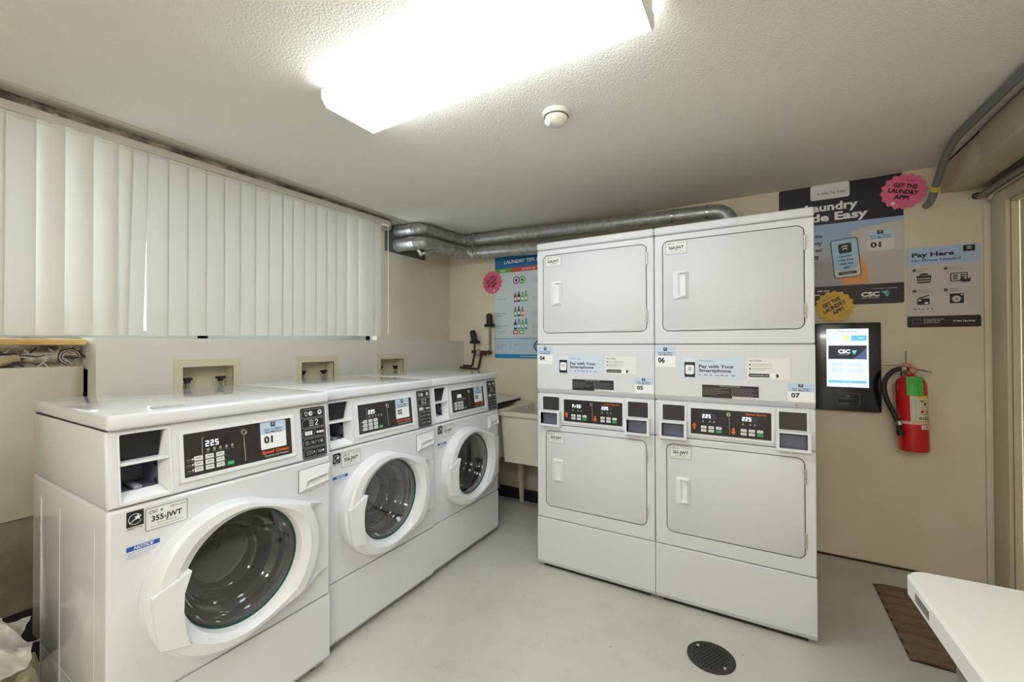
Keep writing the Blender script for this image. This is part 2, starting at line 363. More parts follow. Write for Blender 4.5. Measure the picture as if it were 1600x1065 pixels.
def seven(s, t, u, z, h, col, lay=3):
    """seven segment digits, height h"""
    seg = {'0': 'abcdef', '2': 'abged', '5': 'afgcd', 'F': 'aefg', 'r': 'eg', 'd': 'bcdeg', 'E': 'afged'}
    w = h*.52; g = h*.14
    for i, ch in enumerate(t):
        x = u+i*(w+h*.26)
        L = {'a': (0, h-g, w, h), 'd': (0, 0, w, g), 'g': (0, h/2-g/2, w, h/2+g/2), 'b': (w-g, h/2, w, h), 'c': (w-g, 0, w, h/2), 'f': (0, h/2, g, h), 'e': (0, 0, g, h/2)}
        for c in seg.get(ch, ''):
            a = L[c]; s.rect(x+a[0], z+a[1], x+a[2], z+a[3], col, lay)
LED = mat('led_white', (235, 245, 255), .5, emit=.3)
def washer(name, label, loc, idtxt, num):
    T = tag(empty(name, loc, pi/2), label, 'washing machine', 'front-loading washers in a row along the window wall')
    GC = (.345, .567); NR = 64
    # cabinet with a round door hole
    b = bmesh.new(); bmesh.ops.create_cube(b, size=1)
    for v in b.verts: v.co = Vector((WW/2+v.co.x*WW, .345+v.co.y*.69, .577+v.co.z*.562))
    bmesh.ops.bevel(b, geom=b.edges[:], offset=.009, segments=3, profile=.5, affect='EDGES')
    ff = min(b.faces, key=lambda f: f.calc_center_median().y+(0 if len(f.verts) == 4 and f.calc_area() > .1 else 9))
    us = [v.co.x for v in ff.verts]; zs = [v.co.z for v in ff.verts]; rect = (min(us), min(zs), max(us), max(zs))
    bmesh.ops.delete(b, geom=[ff], context='FACES_ONLY')
    cab = MB().bm(b, ENAMEL); plate_hole(cab, Pf, rect, circ(*GC, .186, NR), 0, ENAMEL)
    for x in (.10, .30, .60):      # pressed ribs down the side
        cab.box(-.0008, .002, .69-x-.0025, .69-x+.0025, .05, .80, ENAMEL, .001)
    cab.build('cabinet', T)
    prof = [(0, .2945), (0, .048), (-.012, .03), (-.60, .03), (-.60, .2945)]
    lp = MB(); n = len(prof); x0, x1 = .002, WW-.002
    lp.add([(x0, -o, z) for o, z in prof]+[(x1, -o, z) for o, z in prof], [list(range(n)), [n+k for k in range(n)][::-1]]+[[k, n+k, n+(k+1) % n, (k+1) % n] for k in range(n)], ENAMEL)
    lo = lp.build('lower_panel', T, smooth=False)
    for u in (.06, WW-.06): MB().lathe([(.006, 0), (.005, .003), (.002, .004)], CHROME, 10, Matrix.Translation((u, .005, .037)) @ Matrix.Rotation(radians(120), 4, 'X')).build('screw', lo)
    for u in (.05, WW-.05):
        for y in (.06, .62): MB().lathe([(.018, 0), (.018, .012), (.008, .014), (.008, .032)], RUBBER, 14, Matrix.Translation((u, y, 0))).build('foot', T)
    # control housing with opening for the coin box
    b = bmesh.new(); bmesh.ops.create_cube(b, size=1)
    for v in b.verts:
        v.co = Vector((WW/2+v.co.x*WW, .345+v.co.y*.69, .9675+v.co.z*.211))
        if v.co.y < .1 and v.co.z > 1: v.co.y += .022
    bmesh.ops.bevel(b, geom=b.edges[:], offset=.007, segments=3, profile=.5, affect='EDGES')
    ff = min(b.faces, key=lambda f: f.calc_center_median().y+(0 if f.calc_area() > .1 else 9))
    cs = [v.co.copy() for v in ff.verts]; us = [c.x for c in cs]; zs = [c.z for c in cs]
    rect = (min(us), min(zs), max(us), max(zs)); bmesh.ops.delete(b, geom=[ff], context='FACES_ONLY')
    hs = MB().bm(b, ENAMEL)
    u0, z0, u1, z1 = .031, .874, .142, 1.060
    fy = lambda z: min(c.y for c in cs)+(max(c.y for c in cs)-min(c.y for c in cs))*(z-rect[1])/(rect[3]-rect[1])
    Ph = lambda u, z, o: (u, fy(z)-o, z)
    R4 = [(rect[0], rect[1]), (rect[2], rect[1]), (rect[2], rect[3]), (rect[0], rect[3])]; H4 = [(u0, z0), (u1, z0), (u1, z1), (u0, z1)]
    hs.add([Ph(*p, 0) for p in R4+H4], [[k, (k+1) % 4, 4+(k+1) % 4, 4+k] for k in range(4)], ENAMEL)
    hs.build('control_housing', T)
    # coin box
    cbx = MB(); d = .15; DKG = mat('coin_box_grey', (112, 118, 136), .4)
    ui = .127; zi = .978
    q = lambda u, z, dd: (u, fy(z)+dd, z)
    cbx.add([q(u0, z0, 0), q(u0, z1, 0), q(u0, z1, d), q(u0, z0, d)], [[0, 1, 2, 3]], DKG)
    cbx.add([q(u1, z0, 0), q(u1, z1, 0), q(ui, z1, .035), q(ui, z0, .035)], [[0, 3, 2, 1]], PLASTIC)
    cbx.add([q(ui, z0, .035), q(ui, z1, .035), q(ui, z1, d), q(ui, z0, d)], [[0, 3, 2, 1]], DKG)
    cbx.add([q(u0, z0, 0), q(u1, z0, 0), q(ui, z0+.022, .03), q(u0, z0+.022, .03)], [[0, 1, 2, 3]], PLASTIC)
    cbx.add([q(u0, z0+.022, .03), q(ui, z0+.022, .03), q(ui, z0+.022, d), q(u0, z0+.022, d)], [[0, 1, 2, 3]], DKG)
    cbx.add([q(u0, z0, d), q(ui, z0, d), q(ui, z1, d), q(u0, z1, d)], [[0, 1, 2, 3]], DKG)
    cbx.add([q(u0, z1, 0), q(u1, z1, 0), q(ui, z1, d), q(u0, z1, d)], [[0, 3, 2, 1]], PLASTIC)
    cx = cbx.build('coin_box', T, smooth=False)
    MB().add([q(u0+.001, z1-.001, .002), q(ui+.001, z1-.001, .004), q(ui, zi+.004, .03), q(u0+.001, zi+.004, .03)], [[0, 3, 2, 1]], mat('coin_plate_black', (40, 38, 38), .3, metal=.4)).build('coin_plate', cx, smooth=False)
    MB().add([q(u0, zi-.004, -.003), q(u1, zi-.004, -.003), q(ui, zi-.004, .04), q(u0, zi-.004, .04), q(u0, zi+.004, -.003), q(u1, zi+.004, -.003), q(ui, zi+.004, .04), q(u0, zi+.004, .04)],
             [[0, 1, 5, 4], [4, 5, 6, 7], [3, 2, 1, 0], [1, 2, 6, 5]], PLASTIC).build('divider', cx, smooth=False)
    MB().box(u0+.035, u0+.055, fy(.9)+.025, fy(.9)+.11, z0+.024, z0+.032, PLASTIC_G, .002).build('coin_rail', cx)
    for zz in (.905, .955): MB().lathe([(.007, 0), (.007, .002)], RUBBER, 14, Matrix.Translation((ui-.0025, fy(.9)+.05, zz)) @ Matrix.Rotation(pi/2, 4, 'Y')).build('screw_hole', cx)
    bz = MB(); frame(bz, Pw, rrect(.025, .867, .149, 1.066, .012), rrect(.030, .873, .143, 1.061, .004), -.002, .003, PLASTIC); bz.build('coin_bezel', T)
    # display
    dp = MB(); frame(dp, Pw, rrect(.168, .890, .538, 1.047, .006), rrect(.179, .902, .525, 1.035, .002), -.002, .005, PLASTIC); dpf = dp.build('display_bezel', T)
    s = Print(Pw); s.rect(.179, .902, .525, 1.035, PANEL, 1)
    dark = (70, 66, 62)
    s.rect(.236, .982, .31, 1.008, (34, 30, 30), 2); seven(s, '225', .240, .986, .018, LED, 4)
    for i in range(5):
        u = .243+.018*i; s.rect(u, .972, u+.007, .979, (170, 170, 170), 3, .002); s.rect(u-.001, .967, u+.008, .9695, (140, 140, 140), 3)
    for i in range(3):
        z = .948-.017*i; s.text(('DELICATES', 'PERM PRESS', 'NORMAL')[i], .186, z+.004, .0035, (190, 190, 190), 3, w=.012); s.rect(.2005, z+.004, .205, z+.0085, WH, 3)
        s.line((.186, z-.001), (.30, z-.001), .0006, (170, 170, 170), 2)
        for j in range(3):
            u = .207+.031*j; s.rect(u, z, u+.024, z+.0135, (228, 230, 232), 3, .002); s.rect(u+.004, z+.006, u+.02, z+.0085, (120, 120, 120), 4)
    s.rect(.302, .912, .322, .925, (40, 170, 90), 3, .002); s.text('START', .304, .9165, .004, (200, 240, 210), 4, w=.016)
    s.line((.356, 1.0), (.359, .914), .0022, (170, 168, 164), 3)
    s.line((.2305, .963), (.2305, 1.010), .0012, (190, 190, 190), 3); s.line((.2305, 1.010), (.235, 1.018), .0012, (190, 190, 190), 3)
    s.text('Speed Queen', .512, .9215, .011, (226, 96, 44), 3, 'r', .035, w=.098, italic=.15); s.text('Commercial Washer', .512, .9095, .007, (215, 215, 215), 3, 'r', w=.088)
    s.build('display_panel', dpf)
    kl = MB().lathe([(.0, .009), (.006, .009), (.0065, .0095), (.0095, .009), (.011, .006), (.0115, 0)][::-1], CHROME, 24, Matrix.Translation(Pw(.354, 1.012, 0)) @ Matrix.Rotation(pi/2, 4, 'X'))
    kl.box(.352, .356, Pw(.354, 1.012, .0105)[1], Pw(.354, 1.012, .009)[1], 1.008, 1.016, SEAM); kl.build('lock', dpf)
    P2 = lambda u, z, o: Pw(u, z, o+.0006)
    scan_sticker(P2, num, .412, .937, .505, 1.033, dpf)
    # instruction panel with five framed cells of icons
    s = Print(Pw); u0, u1, z0, z1 = .566, .672, .866, 1.062; s.rect(u0, z0, u1, z1, (30, 29, 29), 1, .008); gy = (165, 165, 165)
    for i in range(5):
        a = z1-.006-.0378*i; c = a-.034; l1 = [(u0+.005, c), (u1-.005, c), (u1-.005, a), (u0+.015, a), (u0+.005, a-.010)]; l2 = [(u0+.0065, c+.0015), (u1-.0065, c+.0015), (u1-.0065, a-.0015), (u0+.0155, a-.0015), (u0+.0065, a-.0105)]
        s.outline(l1, l2, gy, 2); mz = (a+c)/2; mu = (u0+u1)/2
        if i == 0:
            s.poly([(mu-.036, mz+.008), (mu-.022, mz+.008), (mu-.025, mz-.008), (mu-.033, mz-.008)], WH, 3).poly([(mu-.0335, mz+.006), (mu-.0245, mz+.006), (mu-.0265, mz-.006), (mu-.0315, mz-.006)], (30, 29, 29), 4)
            s.poly(circ(mu-.010, mz, .009, 14), WH, 3).poly(circ(mu-.008, mz, .0035, 10), (30, 29, 29), 4).rect(mu+.004, mz-.001, mu+.010, mz+.001, gy, 3).poly(circ(mu+.030, mz+.001, .0095, 14), WH, 3).poly(circ(mu+.030, mz+.002, .004, 10), (30, 29, 29), 4)
        elif i == 1:
            for a_ in range(3):
                for b_ in range(2): s.rect(mu-.018+.01*b_, mz-.012+.009*a_, mu-.010+.01*b_, mz-.0055+.009*a_, gy, 3)
            s.arc(mu+.014, mz+.006, .005, .003, -60, 180, WH, 3); s.line((mu+.017, mz+.002), (mu+.008, mz-.009), .003, WH, 3); s.line((mu+.008, mz-.009), (mu+.020, mz-.009), .003, WH, 3)
        elif i == 2:
            for a_ in range(3): s.rect(mu-.038+.011*a_, mz-.008, mu-.029+.011*a_, mz+.008, WH, 3, .001)
            s.line((mu-.002, mz-.012), (mu+.010, mz+.012), .0012, gy, 3)
            for a_ in range(3): s.rect(mu+.012+.011*a_, mz-.005, mu+.021+.011*a_, mz+.003, WH, 3, .001)
        elif i == 3:
            s.arc(mu-.031, mz, .007, .0018, 0, 360, gy, 3, 14).line((mu-.036, mz+.005), (mu-.026, mz-.005), .0016, gy, 3)
            for a_ in (-.016, .003, .022): s.line((mu+a_-.003, mz-.009), (mu+a_+.003, mz+.009), .0012, gy, 3)
            s.poly(circ(mu-.006, mz, .005, 10), gy, 3).arc(mu+.013, mz-.001, .005, .002, 0, 180, gy, 3).poly(circ(mu+.032, mz, .006, 10), gy, 3)
        else:
            for a_ in range(4):
                for b_ in range(3): s.rect(mu-.036+.007*a_, mz-.008+.006*b_, mu-.031+.007*a_, mz-.004+.006*b_, (130, 130, 130), 3)
            s.poly([(mu-.006, mz-.003), (mu+.001, mz+.001), (mu-.006, mz+.005)], WH, 3).line((mu, mz-.013), (mu+.012, mz+.012), .0012, gy, 3)
            s.rect(mu+.014, mz-.006, mu+.030, mz+.004, (130, 130, 130), 3).poly(circ(mu+.036, mz, .004, 10), WH, 3)
    s.build('instruction_panel', T)
    # lid
    MB().box(0, WW, -.012+.016, .695, 1.0742, 1.1185, ENAMEL, .012, 4).build('lid', T)
    MB().box(.004, WW-.004, .026, .68, 1.0725, 1.0755, SEAM).build('lid_seam', T)
    # soap drawer
    lp = [(.549, .745), (.60, .7445), (.655, .750), (.680, .760), (.683, .833), (.549, .829)]
    dw = MB(); hole = [(.568, .757), (.668, .768), (.668, .792), (.664, .795), (.59, .789), (.575, .784)]
    n6 = len(lp); vs = [Pf(*p, .004) for p in lp]+[Pf(*p, .016) for p in hole]
    dw.add(vs, [[k, (k+1) % 6, 6+(k+1) % 6, 6+k] for k in range(6)], PLASTIC)
    dw.add([Pf(*p, 0) for p in lp]+[Pf(*p, .004) for p in lp], [[k, (k+1) % 6, 6+(k+1) % 6, 6+k] for k in range(6)], PLASTIC)
    cu, cz = .62, .774; inner = [(cu+(p[0]-cu)*.93, cz+(p[1]-cz)*.8-.002) for p in hole]
    dw.add([Pf(*p, .016) for p in hole]+[Pf(*p, .0008 if p[1] > .775 else .010) for p in inner], [[k, 6+k, 6+(k+1) % 6, (k+1) % 6] for k in range(6)]+[[6+k for k in range(6)]], PLASTIC)
    dw.build('soap_drawer', T, smooth=False)
    gp = MB(); frame(gp, Pf, [(.6165+(p[0]-.6165)*1.03, .788+(p[1]-.788)*1.04) for p in lp], lp, 0, .0006, SEAM); gp.build('drawer_gap', T, smooth=False)
    # badge, tag and notice stickers
    s = Print(Pf); s.rect(.041, .793, .0795, .845, (28, 28, 28), 1); s.arc(.060, .822, .0145, .0012, 20, 340, WH, 3, 14); s.poly([(.066+.009*(1 if k % 2 == 0 else .42)*sin(k*pi/5), .826+.009*(1 if k % 2 == 0 else .42)*cos(k*pi/5)) for k in range(10)][::-1], WH, 4)
    s.line((.047, .812), (.063, .824), .002, WH, 3); s.rect(.041, .793, .0795, .8015, (235, 235, 235), 3).text('ENERGY STAR', .060, .7945, .0055, K, 4, 'c', .02, w=.034); s.build('energy_sticker', T)
    id_tag(Pf, idtxt, .083, .776, .186, .841, T)
    s = Print(Pf); s.rect(.041, .713, .117, .747, (222, 226, 234), 1).rect(.041, .734, .117, .747, (30, 84, 176), 2).text('NOTICE', .079, .7365, .0085, WH, 3, 'c', .03, italic=.2)
    for i in range(3): s.text('Items left unattended may be removed', .044, .7275-.006*i, .0032, (80, 96, 140), 3, w=(.068, .062, .05)[i])
    s.build('notice_sticker', T)
    # print on the lid: small framed label, faint script, dark line
    Pl = lambda u, y, o: (u, y, 1.1185+o)
    s = Print(Pl); s.outline(rrect(.12, .055, .20, .095, .006), rrect(.124, .058, .196, .092, .004), (60, 60, 60), 1); s.rect(.15, .072, .17, .079, (90, 90, 90), 1)
    s.text('DETERGENT', .225, .07, .012, (170, 178, 196), 1, w=.16); s.text('soap softener bleach', .225, .05, .008, (180, 188, 202), 1, w=.15); s.line((.44, .08), (.60, .075), .003, (70, 66, 64), 1)
    s.build('lid_print', T)
    # ---- door
    OC, RO = (.300, .567), .232; A, B = (.668, .672), (.668, .425)
    hull = [(OC[0]+RO*cos(q*pi/60), OC[1]+RO*sin(q*pi/60)) for q in range(120)]+[A, (A[0]-.006, A[1]+.004), B, (B[0]-.006, B[1]-.006)]
    def cross(o, a, b): return (a[0]-o[0])*(b[1]-o[1])-(a[1]-o[1])*(b[0]-o[0])
    pts = sorted(set(hull)); lo_, up_ = [], []
    for p in pts:
        while len(lo_) > 1 and cross(lo_[-2], lo_[-1], p) <= 0: lo_.pop()
        lo_.append(p)
    for p in reversed(pts):
        while len(up_) > 1 and cross(up_[-2], up_[-1], p) <= 0: up_.pop()
        up_.append(p)
    H = lo_[:-1]+up_[:-1]
    def ray(q):
        d = (cos(q), sin(q)); best = 0
        for i in range(len(H)):
            a, b2 = H[i], H[(i+1) % len(H)]; e = (b2[0]-a[0], b2[1]-a[1]); den = d[0]*e[1]-d[1]*e[0]
            if abs(den) < 1e-12: continue
            t = ((a[0]-GC[0])*e[1]-(a[1]-GC[1])*e[0])/den; w = ((a[0]-GC[0])*d[1]-(a[1]-GC[1])*d[0])/den
            if t > 0 and -1e-6 <= w <= 1+1e-6: best = max(best, t)
        return best
    N = 144; rings = [[] for _ in range(9)]
    angs = sorted([2*pi*k/N for k in range(N)]+[math.atan2(c[1]-GC[1], c[0]-GC[0]) % (2*pi) for c in (A, B)])
    for q in angs:
        L = ray(q); rd = min(L*.955, .186+.066); ear = max(0, min(1, (L-.27)/.05))
        hh = .046*(1-ear)+.017*ear
        for i, (r_, o) in enumerate([(.186, .012), (.187, .034), (.190, .042), (.190+(rd-.190)*.45, .058), (rd, .055), (rd+(L-rd)*.30, .050*(1-ear)+.020*ear), (L*.992, hh), (L, hh-.008), (L, .0005)]):
            rings[i].append((GC[0]+r_*cos(q), GC[1]+r_*sin(q), o))
    n = len(angs); vs = [Pf(*p) for r_ in rings for p in r_]
    fs = [[i*n+k, i*n+(k+1) % n, (i+1)*n+(k+1) % n, (i+1)*n+k] for i in range(8) for k in range(n)]
    dm = bpy.data.meshes.new('door'); dm.from_pydata(vs, [], [f[::-1] for f in fs]); dm.materials.append(PLASTIC)
    dr_ = finish('door', dm, T, angle=24)
    h = [(.080, .603), (.085, .53), (.098, .447), (.170, .425), (.158, .47), (.152, .53), (.154, .585), (.172, .643)]
    hd = MB(); hv = [Pf(u, z, .040) for u, z in h]+[Pf(u, z, .060 if u < .12 else .067) for u, z in h]; k8 = len(h)
    hd.add(hv, [[k, (k+1) % k8, k8+(k+1) % k8, k8+k] for k in range(k8)]+[[k8+k for k in range(k8)]], PLASTIC); hd.build('door_handle', dr_, smooth=False)
    tg = MB(); frame(tg, Pf, circ(*GC, .1865, NR), circ(*GC, .1835, NR), .004, .013, TEAL); tg.build('seal', dr_)
    Mx = Matrix.Translation((GC[0], 0, GC[1])) @ Matrix.Rotation(-pi/2, 4, 'X')     # local z -> into the machine
    MB().lathe([(.1815, -.010), (.15, -.016), (.10, -.019), (.05, -.020), (.001, -.0205)], GLASSD, 64, Mx, False, False).build('glass', dr_, angle=60)
    MB().lathe([(.180, .002), (.177, .014), (.168, .022), (.160, .040), (.157, .050), (.146, .055), (.136, .066), (.122, .098), (.116, .112), (.106, .119), (.098, .114), (.080, .110), (.04, .109), (.001, .1085)], BOWLG, 64, Mx, False, False).build('glass_bowl', dr_, angle=60)
    MB().lathe([(.1865, .002), (.178, .02), (.192, .045), (.185, .07), (.20, .085)], RUBBER, 64, Mx, False, False).build('door_gasket', T)
    dmM = MB().lathe([(.200, .085), (.262, .10), (.262, .42), (.20, .44), (.001, .44)], DRUM, 64, Mx, False, False)
    for k in range(3):
        q = radians(90+120*k+15); c0 = Vector((GC[0]+.235*cos(q), .12, GC[1]+.235*sin(q))); c1 = c0+Vector((0, .28, 0)); dmM.tube([c0, c0.lerp(c1, .5), c1], [.02, .03, .02], DRUM, 10)
    dmM.build('drum', T)
    return T
WX = [(-1.5158, .428), (-1.5602, 1.1178), (-1.5707, 1.8088)]
lab = ['nearest front-loading washer, numbered 01, its bare left side showing', 'middle front-loading washer, numbered 02, between two others', 'farthest front-loading washer, numbered 03, beside the laundry tub']
for (x, y), l, idt, nm in zip(WX, lab, ('355-JWT', '356-JWT', '357-JWT'), ('01', '02', '03')): washer('front_loading_washer', l, (x, y, 0), idt, nm)

# ------------------------------------------------------------------ stacked dryers
DW = .672
def cup_handle(P, u0, z0, u1, z1, parent):
    mb = MB(); w = u1-u0; R4 = rrect(u0, z0, u1, z1, .006); R5 = rrect(u0+w*.30, z0+.014, u1-.012, z1-.010, .004)
    mb.add([P(*p, .003) for p in R4]+[P(*p, .020 if p[0] > u0+w*.5 else .010) for p in R5], [[k, (k+1) % len(R4), len(R4)+(k+1) % len(R4), len(R4)+k] for k in range(len(R4))], PLASTIC)
    R6 = [(u0+w*.46+(p[0]-u0-w*.30)*.6, (z0+z1)/2+(p[1]-(z0+z1)/2)*.9) for p in R5]; n = len(R5)
    mb.add([P(*p, .020 if p[0] > u0+w*.5 else .010) for p in R5]+[P(*p, .0006) for p in R6], [[k, (k+1) % n, n+(k+1) % n, n+k] for k in range(n)]+[[n+k for k in range(n)]], PLASTIC)
    mb.add([P(*p, .0003) for p in R4]+[P(*p, .003) for p in R4], [[k, (k+1) % len(R4), len(R4)+(k+1) % len(R4), len(R4)+k] for k in range(len(R4))], PLASTIC)
    return mb.build('door_handle', parent, smooth=False)
ENAMEL_D = mat('dryer_enamel', (215, 217, 221), .45)
def dryer(name, label, loc, idu, idl, n1, n2, up_txt):
    T = tag(empty(name, loc), label, 'dryer', 'stacked coin dryers side by side')
    MB().box(.004, DW-.004, .024, .70, .06, 1.90, ENAMEL_D).box(.03, DW-.03, .03, .68, 0, .06, SEAM).build('cabinet', T, smooth=False)
    MB().box(-.001, DW+.001, -.006, .70, 1.8665, 1.9085, ENAMEL_D, .011, 4).build('top_cap', T)
    def front(z0, z1, loop, nm):
        mb = MB(); r = .005
        # plate with a hole for the door, returned edges
        mb2 = bmesh.new(); bmesh.ops.create_cube(mb2, size=1)
        for v in mb2.verts: v.co = Vector((DW/2+v.co.x*DW, .012+v.co.y*.024, (z0+z1)/2+v.co.z*(z1-z0)))
        bmesh.ops.bevel(mb2, geom=mb2.edges[:], offset=r, segments=3, profile=.5, affect='EDGES')
        ff = min(mb2.faces, key=lambda f: f.calc_center_median().y+(0 if f.calc_area() > .05 else 9)); us = [v.co.x for v in ff.verts]; zs = [v.co.z for v in ff.verts]
        rect = (min(us), min(zs), max(us), max(zs))
        if loop:
            bmesh.ops.delete(mb2, geom=[ff], context='FACES_ONLY'); mb.bm(mb2, ENAMEL_D); plate_hole(mb, Pf, rect, loop, 0, ENAMEL_D)
            n = len(loop); mb.add([Pf(*p, 0) for p in loop]+[Pf(*p, -.012) for p in loop], [[k, n+k, n+(k+1) % n, (k+1) % n] for k in range(n)]+[[n+k for k in range(n)][::-1]], SEAM)
        else: mb.bm(mb2, ENAMEL_D)
        return mb.build(nm, T)
    def door(u0, z0, u1, z1, hin, nm, idt, hr):
        g = .0035; lp = rrect(u0+g, z0+g, u1-g, z1-g, .028, 8); li = rrect(u0+g+.003, z0+g+.003, u1-g-.003, z1-g-.003, .026, 8); n = len(lp)
        mb = MB().add([Pf(*p, -.010) for p in lp]+[Pf(*p, .0008) for p in lp]+[Pf(*p, .003) for p in li], [[a*n+k, a*n+(k+1) % n, (a+1)*n+(k+1) % n, (a+1)*n+k] for a in (0, 1) for k in range(n)]+[[2*n+k for k in range(n)]], mat('door_enamel', (210, 212, 215), .5))
        d = mb.build('door', T)
        cup_handle(lambda u, z, o: Pf(u, z, o+.003), *hr, d)
        id_tag(lambda u, z, o: Pf(u, z, o+.003), idt, u0+.018, z1-.072, u0+.118, z1-.006, d)
        for zz in hin:
            h = MB()
            for k in range(3): h.tube([(u1+.001, -.005, zz+k*.022), (u1+.001, -.005, zz+k*.022+.020)], .0045, mat('hinge_metal', (196, 194, 184), .35, metal=.6), 10)
            h.build('hinge', d)
    front(1.3115, 1.8645, rrect(.039, 1.375, .637, 1.834, .032, 8), 'upper_front'); door(.039, 1.375, .637, 1.834, (1.425, 1.722), 'upper', idu, (.092, 1.536, .164, 1.674))
    front(.2985, .8425, rrect(.054, .368, .633, .811, .032, 8), 'lower_front'); door(.054, .368, .633, .811, (.42, .70), 'lower', idl, (.100, .518, .168, .650))
    def sloped(z0, z1, zs, nm, dep):
        prof = [(0, z1-.003), (0, zs), (-dep, z0), (-.04, z0), (-.04, z1), (-.003, z1)]; n = len(prof)
        mb = MB().add([(0, -o, z) for o, z in prof]+[(DW, -o, z) for o, z in prof], [list(range(n)), [n+k for k in range(n)][::-1]]+[[k, n+k, n+(k+1) % n, (k+1) % n] for k in range(n)], ENAMEL_D)
        o = mb.build(nm, T, smooth=False)
        for u in (.06, DW-.07): MB().lathe([(.006, 0), (.005, .003), (.002, .004)], CHROME, 10, Matrix.Translation((u, dep*.5, (z0+zs)/2)) @ Matrix.Rotation(radians(130), 4, 'X')).build('screw', o)
        return o
    sp = sloped(1.028, 1.3080, 1.053, 'service_panel', .018); sloped(.024, .2945, .045, 'kick_panel', .010)
    front(.8460, 1.0235, None, 'control_front')
    # stickers on the service panel
    scan_sticker(Pf, n1, .005, 1.195, .100, 1.297, sp); scan_sticker(Pf, n2, .572, 1.056, .667, 1.136, sp)
    s = Print(Pf); a, b, c, d = .120, 1.142, .404, 1.250
    s.rect(a, b, c, d, (206, 217, 232), 1).rect(a+.018, b+.004, a+.075, d-.006, (222, 228, 236), 2).rect(a+.022, b+.006, a+.071, b+.080, K, 3).rect(a+.027, b+.020, a+.066, b+.066, WH, 4, .008)
    s.logo(a+.0465, b+.045, .020, K, 5); s.logo(a+.093, d-.020, .008, NAVY, 3); s.text('One Tap Away', a+.100, d-.024, .006, NAVY, 3, w=.052)
    s.text('Pay with Your', a+.088, b+.054, .0145, NAVY, 3, bold=.03, w=.152); s.text('Smartphone', a+.088, b+.034, .0145, NAVY, 3, bold=.03, w=.140)
    for i, (w_, cc) in enumerate([(.010, (200, 70, 80)), (.014, (80, 90, 130)), (.012, (90, 90, 90)), (.018, (110, 110, 120)), (.014, (110, 110, 120)), (.008, (40, 60, 110)), (.016, (120, 120, 130))]): s.rect(a+.088+.0235*i, b+.0165, a+.088+.0235*i+w_, b+.0205, cc, 3)
    s.build('payment_sticker', sp)
    s = Print(Pf); a, b, c, d = .414, 1.150, .580, 1.246; s.rect(a, b, c, d, (229, 230, 230), 1)
    s.text('How It Works', a+.008, d-.016, .0072, K, 3, bold=.02, w=.050)
    for i in range(2):
        z = d-.031-.019*i; s.poly(circ(a+.0115, z, .0038, 12), K, 3)
        s.text(('Use One Tap Away app to', 'Select Pay and enter start')[i], a+.019, z, .0055, (60, 60, 60), 3, w=.078); s.text(('load or add funds to your card', 'on the machine')[i], a+.019, z-.008, .0048, (110, 110, 110), 3, w=(.080, .05)[i])
    s.rect(a+.006, b+.008, a+.124, b+.024, K, 3, .0075).text('startmylaundry.com', a+.012, b+.0135, .006, WH, 4, bold=.01, w=.072); s.rect(a+.088, b+.004, a+.114, b+.028, WH, 4, .003); s.build('howto_sticker', sp)
    s = Print(Pf); a, b, c, d = .222, 1.053, .460, 1.114; s.rect(a, b, c, d, (38, 36, 36), 1); s.rect(a+.130, b, c, b+.010, (228, 228, 226), 2)
    s.text('SAFETY INSTRUCTIONS', (a+c)/2, d-.008, .0055, (200, 200, 200), 3, 'c', w=.085)
    for i in range(5):
        z = d-.017-.0075*i; s.text('To reduce risk of fire do not dry articles', a+.006, z, .0042, (170, 170, 170), 3, w=(.108, .075, .11, .095, .06)[i]); s.text('Keep area around the dryer clear and clean', a+.126, z, .0042, (170, 170, 170), 3, w=(.09, .10, .085, .106, .09)[i])
    s.text('REPLACEMENT LABEL KIT', a+.135, b+.003, .004, (80, 80, 80), 3, w=.09); s.build('safety_sticker', sp)
    # coin plates and coin slots
    for u0, u1, z1 in ((.038, .142, 1.006), (.537, .640, 1.008)):
        cp = MB(); frame(cp, Pf, rrect(u0-.008, .920, u1+.008, z1+.006, .004), rrect(u0, .929, u1, z1, .001), 0, .005, PLASTIC); f = cp.build('coin_plate_frame', T)
        MB().box(u0, u1, -.002, .002, .929, z1, mat('coin_plate_dark', (52, 50, 50), .35)).build('coin_plate', f)
        lo = rrect(u0-.012, .840, u1+.012, .927, .003); li = rrect(u0, .852, u1, .918, .001); sl = MB()
        frame(sl, Pf, lo, li, 0, .035, PLASTIC); n = len(li)
        sl.add([Pf(*p, .034) for p in li]+[Pf(u0+(p[0]-u0)*.97, .87+(p[1]-.87)*.75, .0015) for p in li], [[k, (k+1) % n, n+(k+1) % n, n+k] for k in range(n)]+[[n+k for k in range(n)]], DKG2); sl.build('coin_slot', T, smooth=False)
    dp = MB(); frame(dp, Pf, rrect(.160, .862, .519, 1.008, .006), rrect(.170, .872, .508, .997, .001), 0, .005, PLASTIC); f = dp.build('display_bezel', T)
    s = Print(Pf); s.rect(.170, .872, .508, .997, (36, 33, 34), 1)
    mid = .336; s.line((mid+.002, .965), (mid+.004, .884), .0022, (160, 160, 160), 3); OR = (232, 96, 48)
    for i, c in enumerate((.0, .170)):
        x = .178+c; up = i == 0; zc = .907 if up else .899
        s.rect(x+.003, zc-.012, x+.013, zc+.006, OR, 3) if up else s.rect(x+.003, zc-.003, x+.013, zc+.016, OR, 3)
        s.poly([(x-.003, zc+.004), (x+.019, zc+.004), (x+.008, zc+.020)] if up else [(x-.003, zc-.001), (x+.008, zc-.017), (x+.019, zc-.001)], OR, 4)
        s.rect(x+.040, .950, x+.105, .973, (60, 60, 60), 2); seven(s, up_txt if up else '225', x+.045, .953, .017, LED, 4)
        for k in (0, .030, .048): s.poly([(x+.042+k, .933), (x+.052+k, .933), (x+.047+k, .944)], (150, 150, 150), 3)
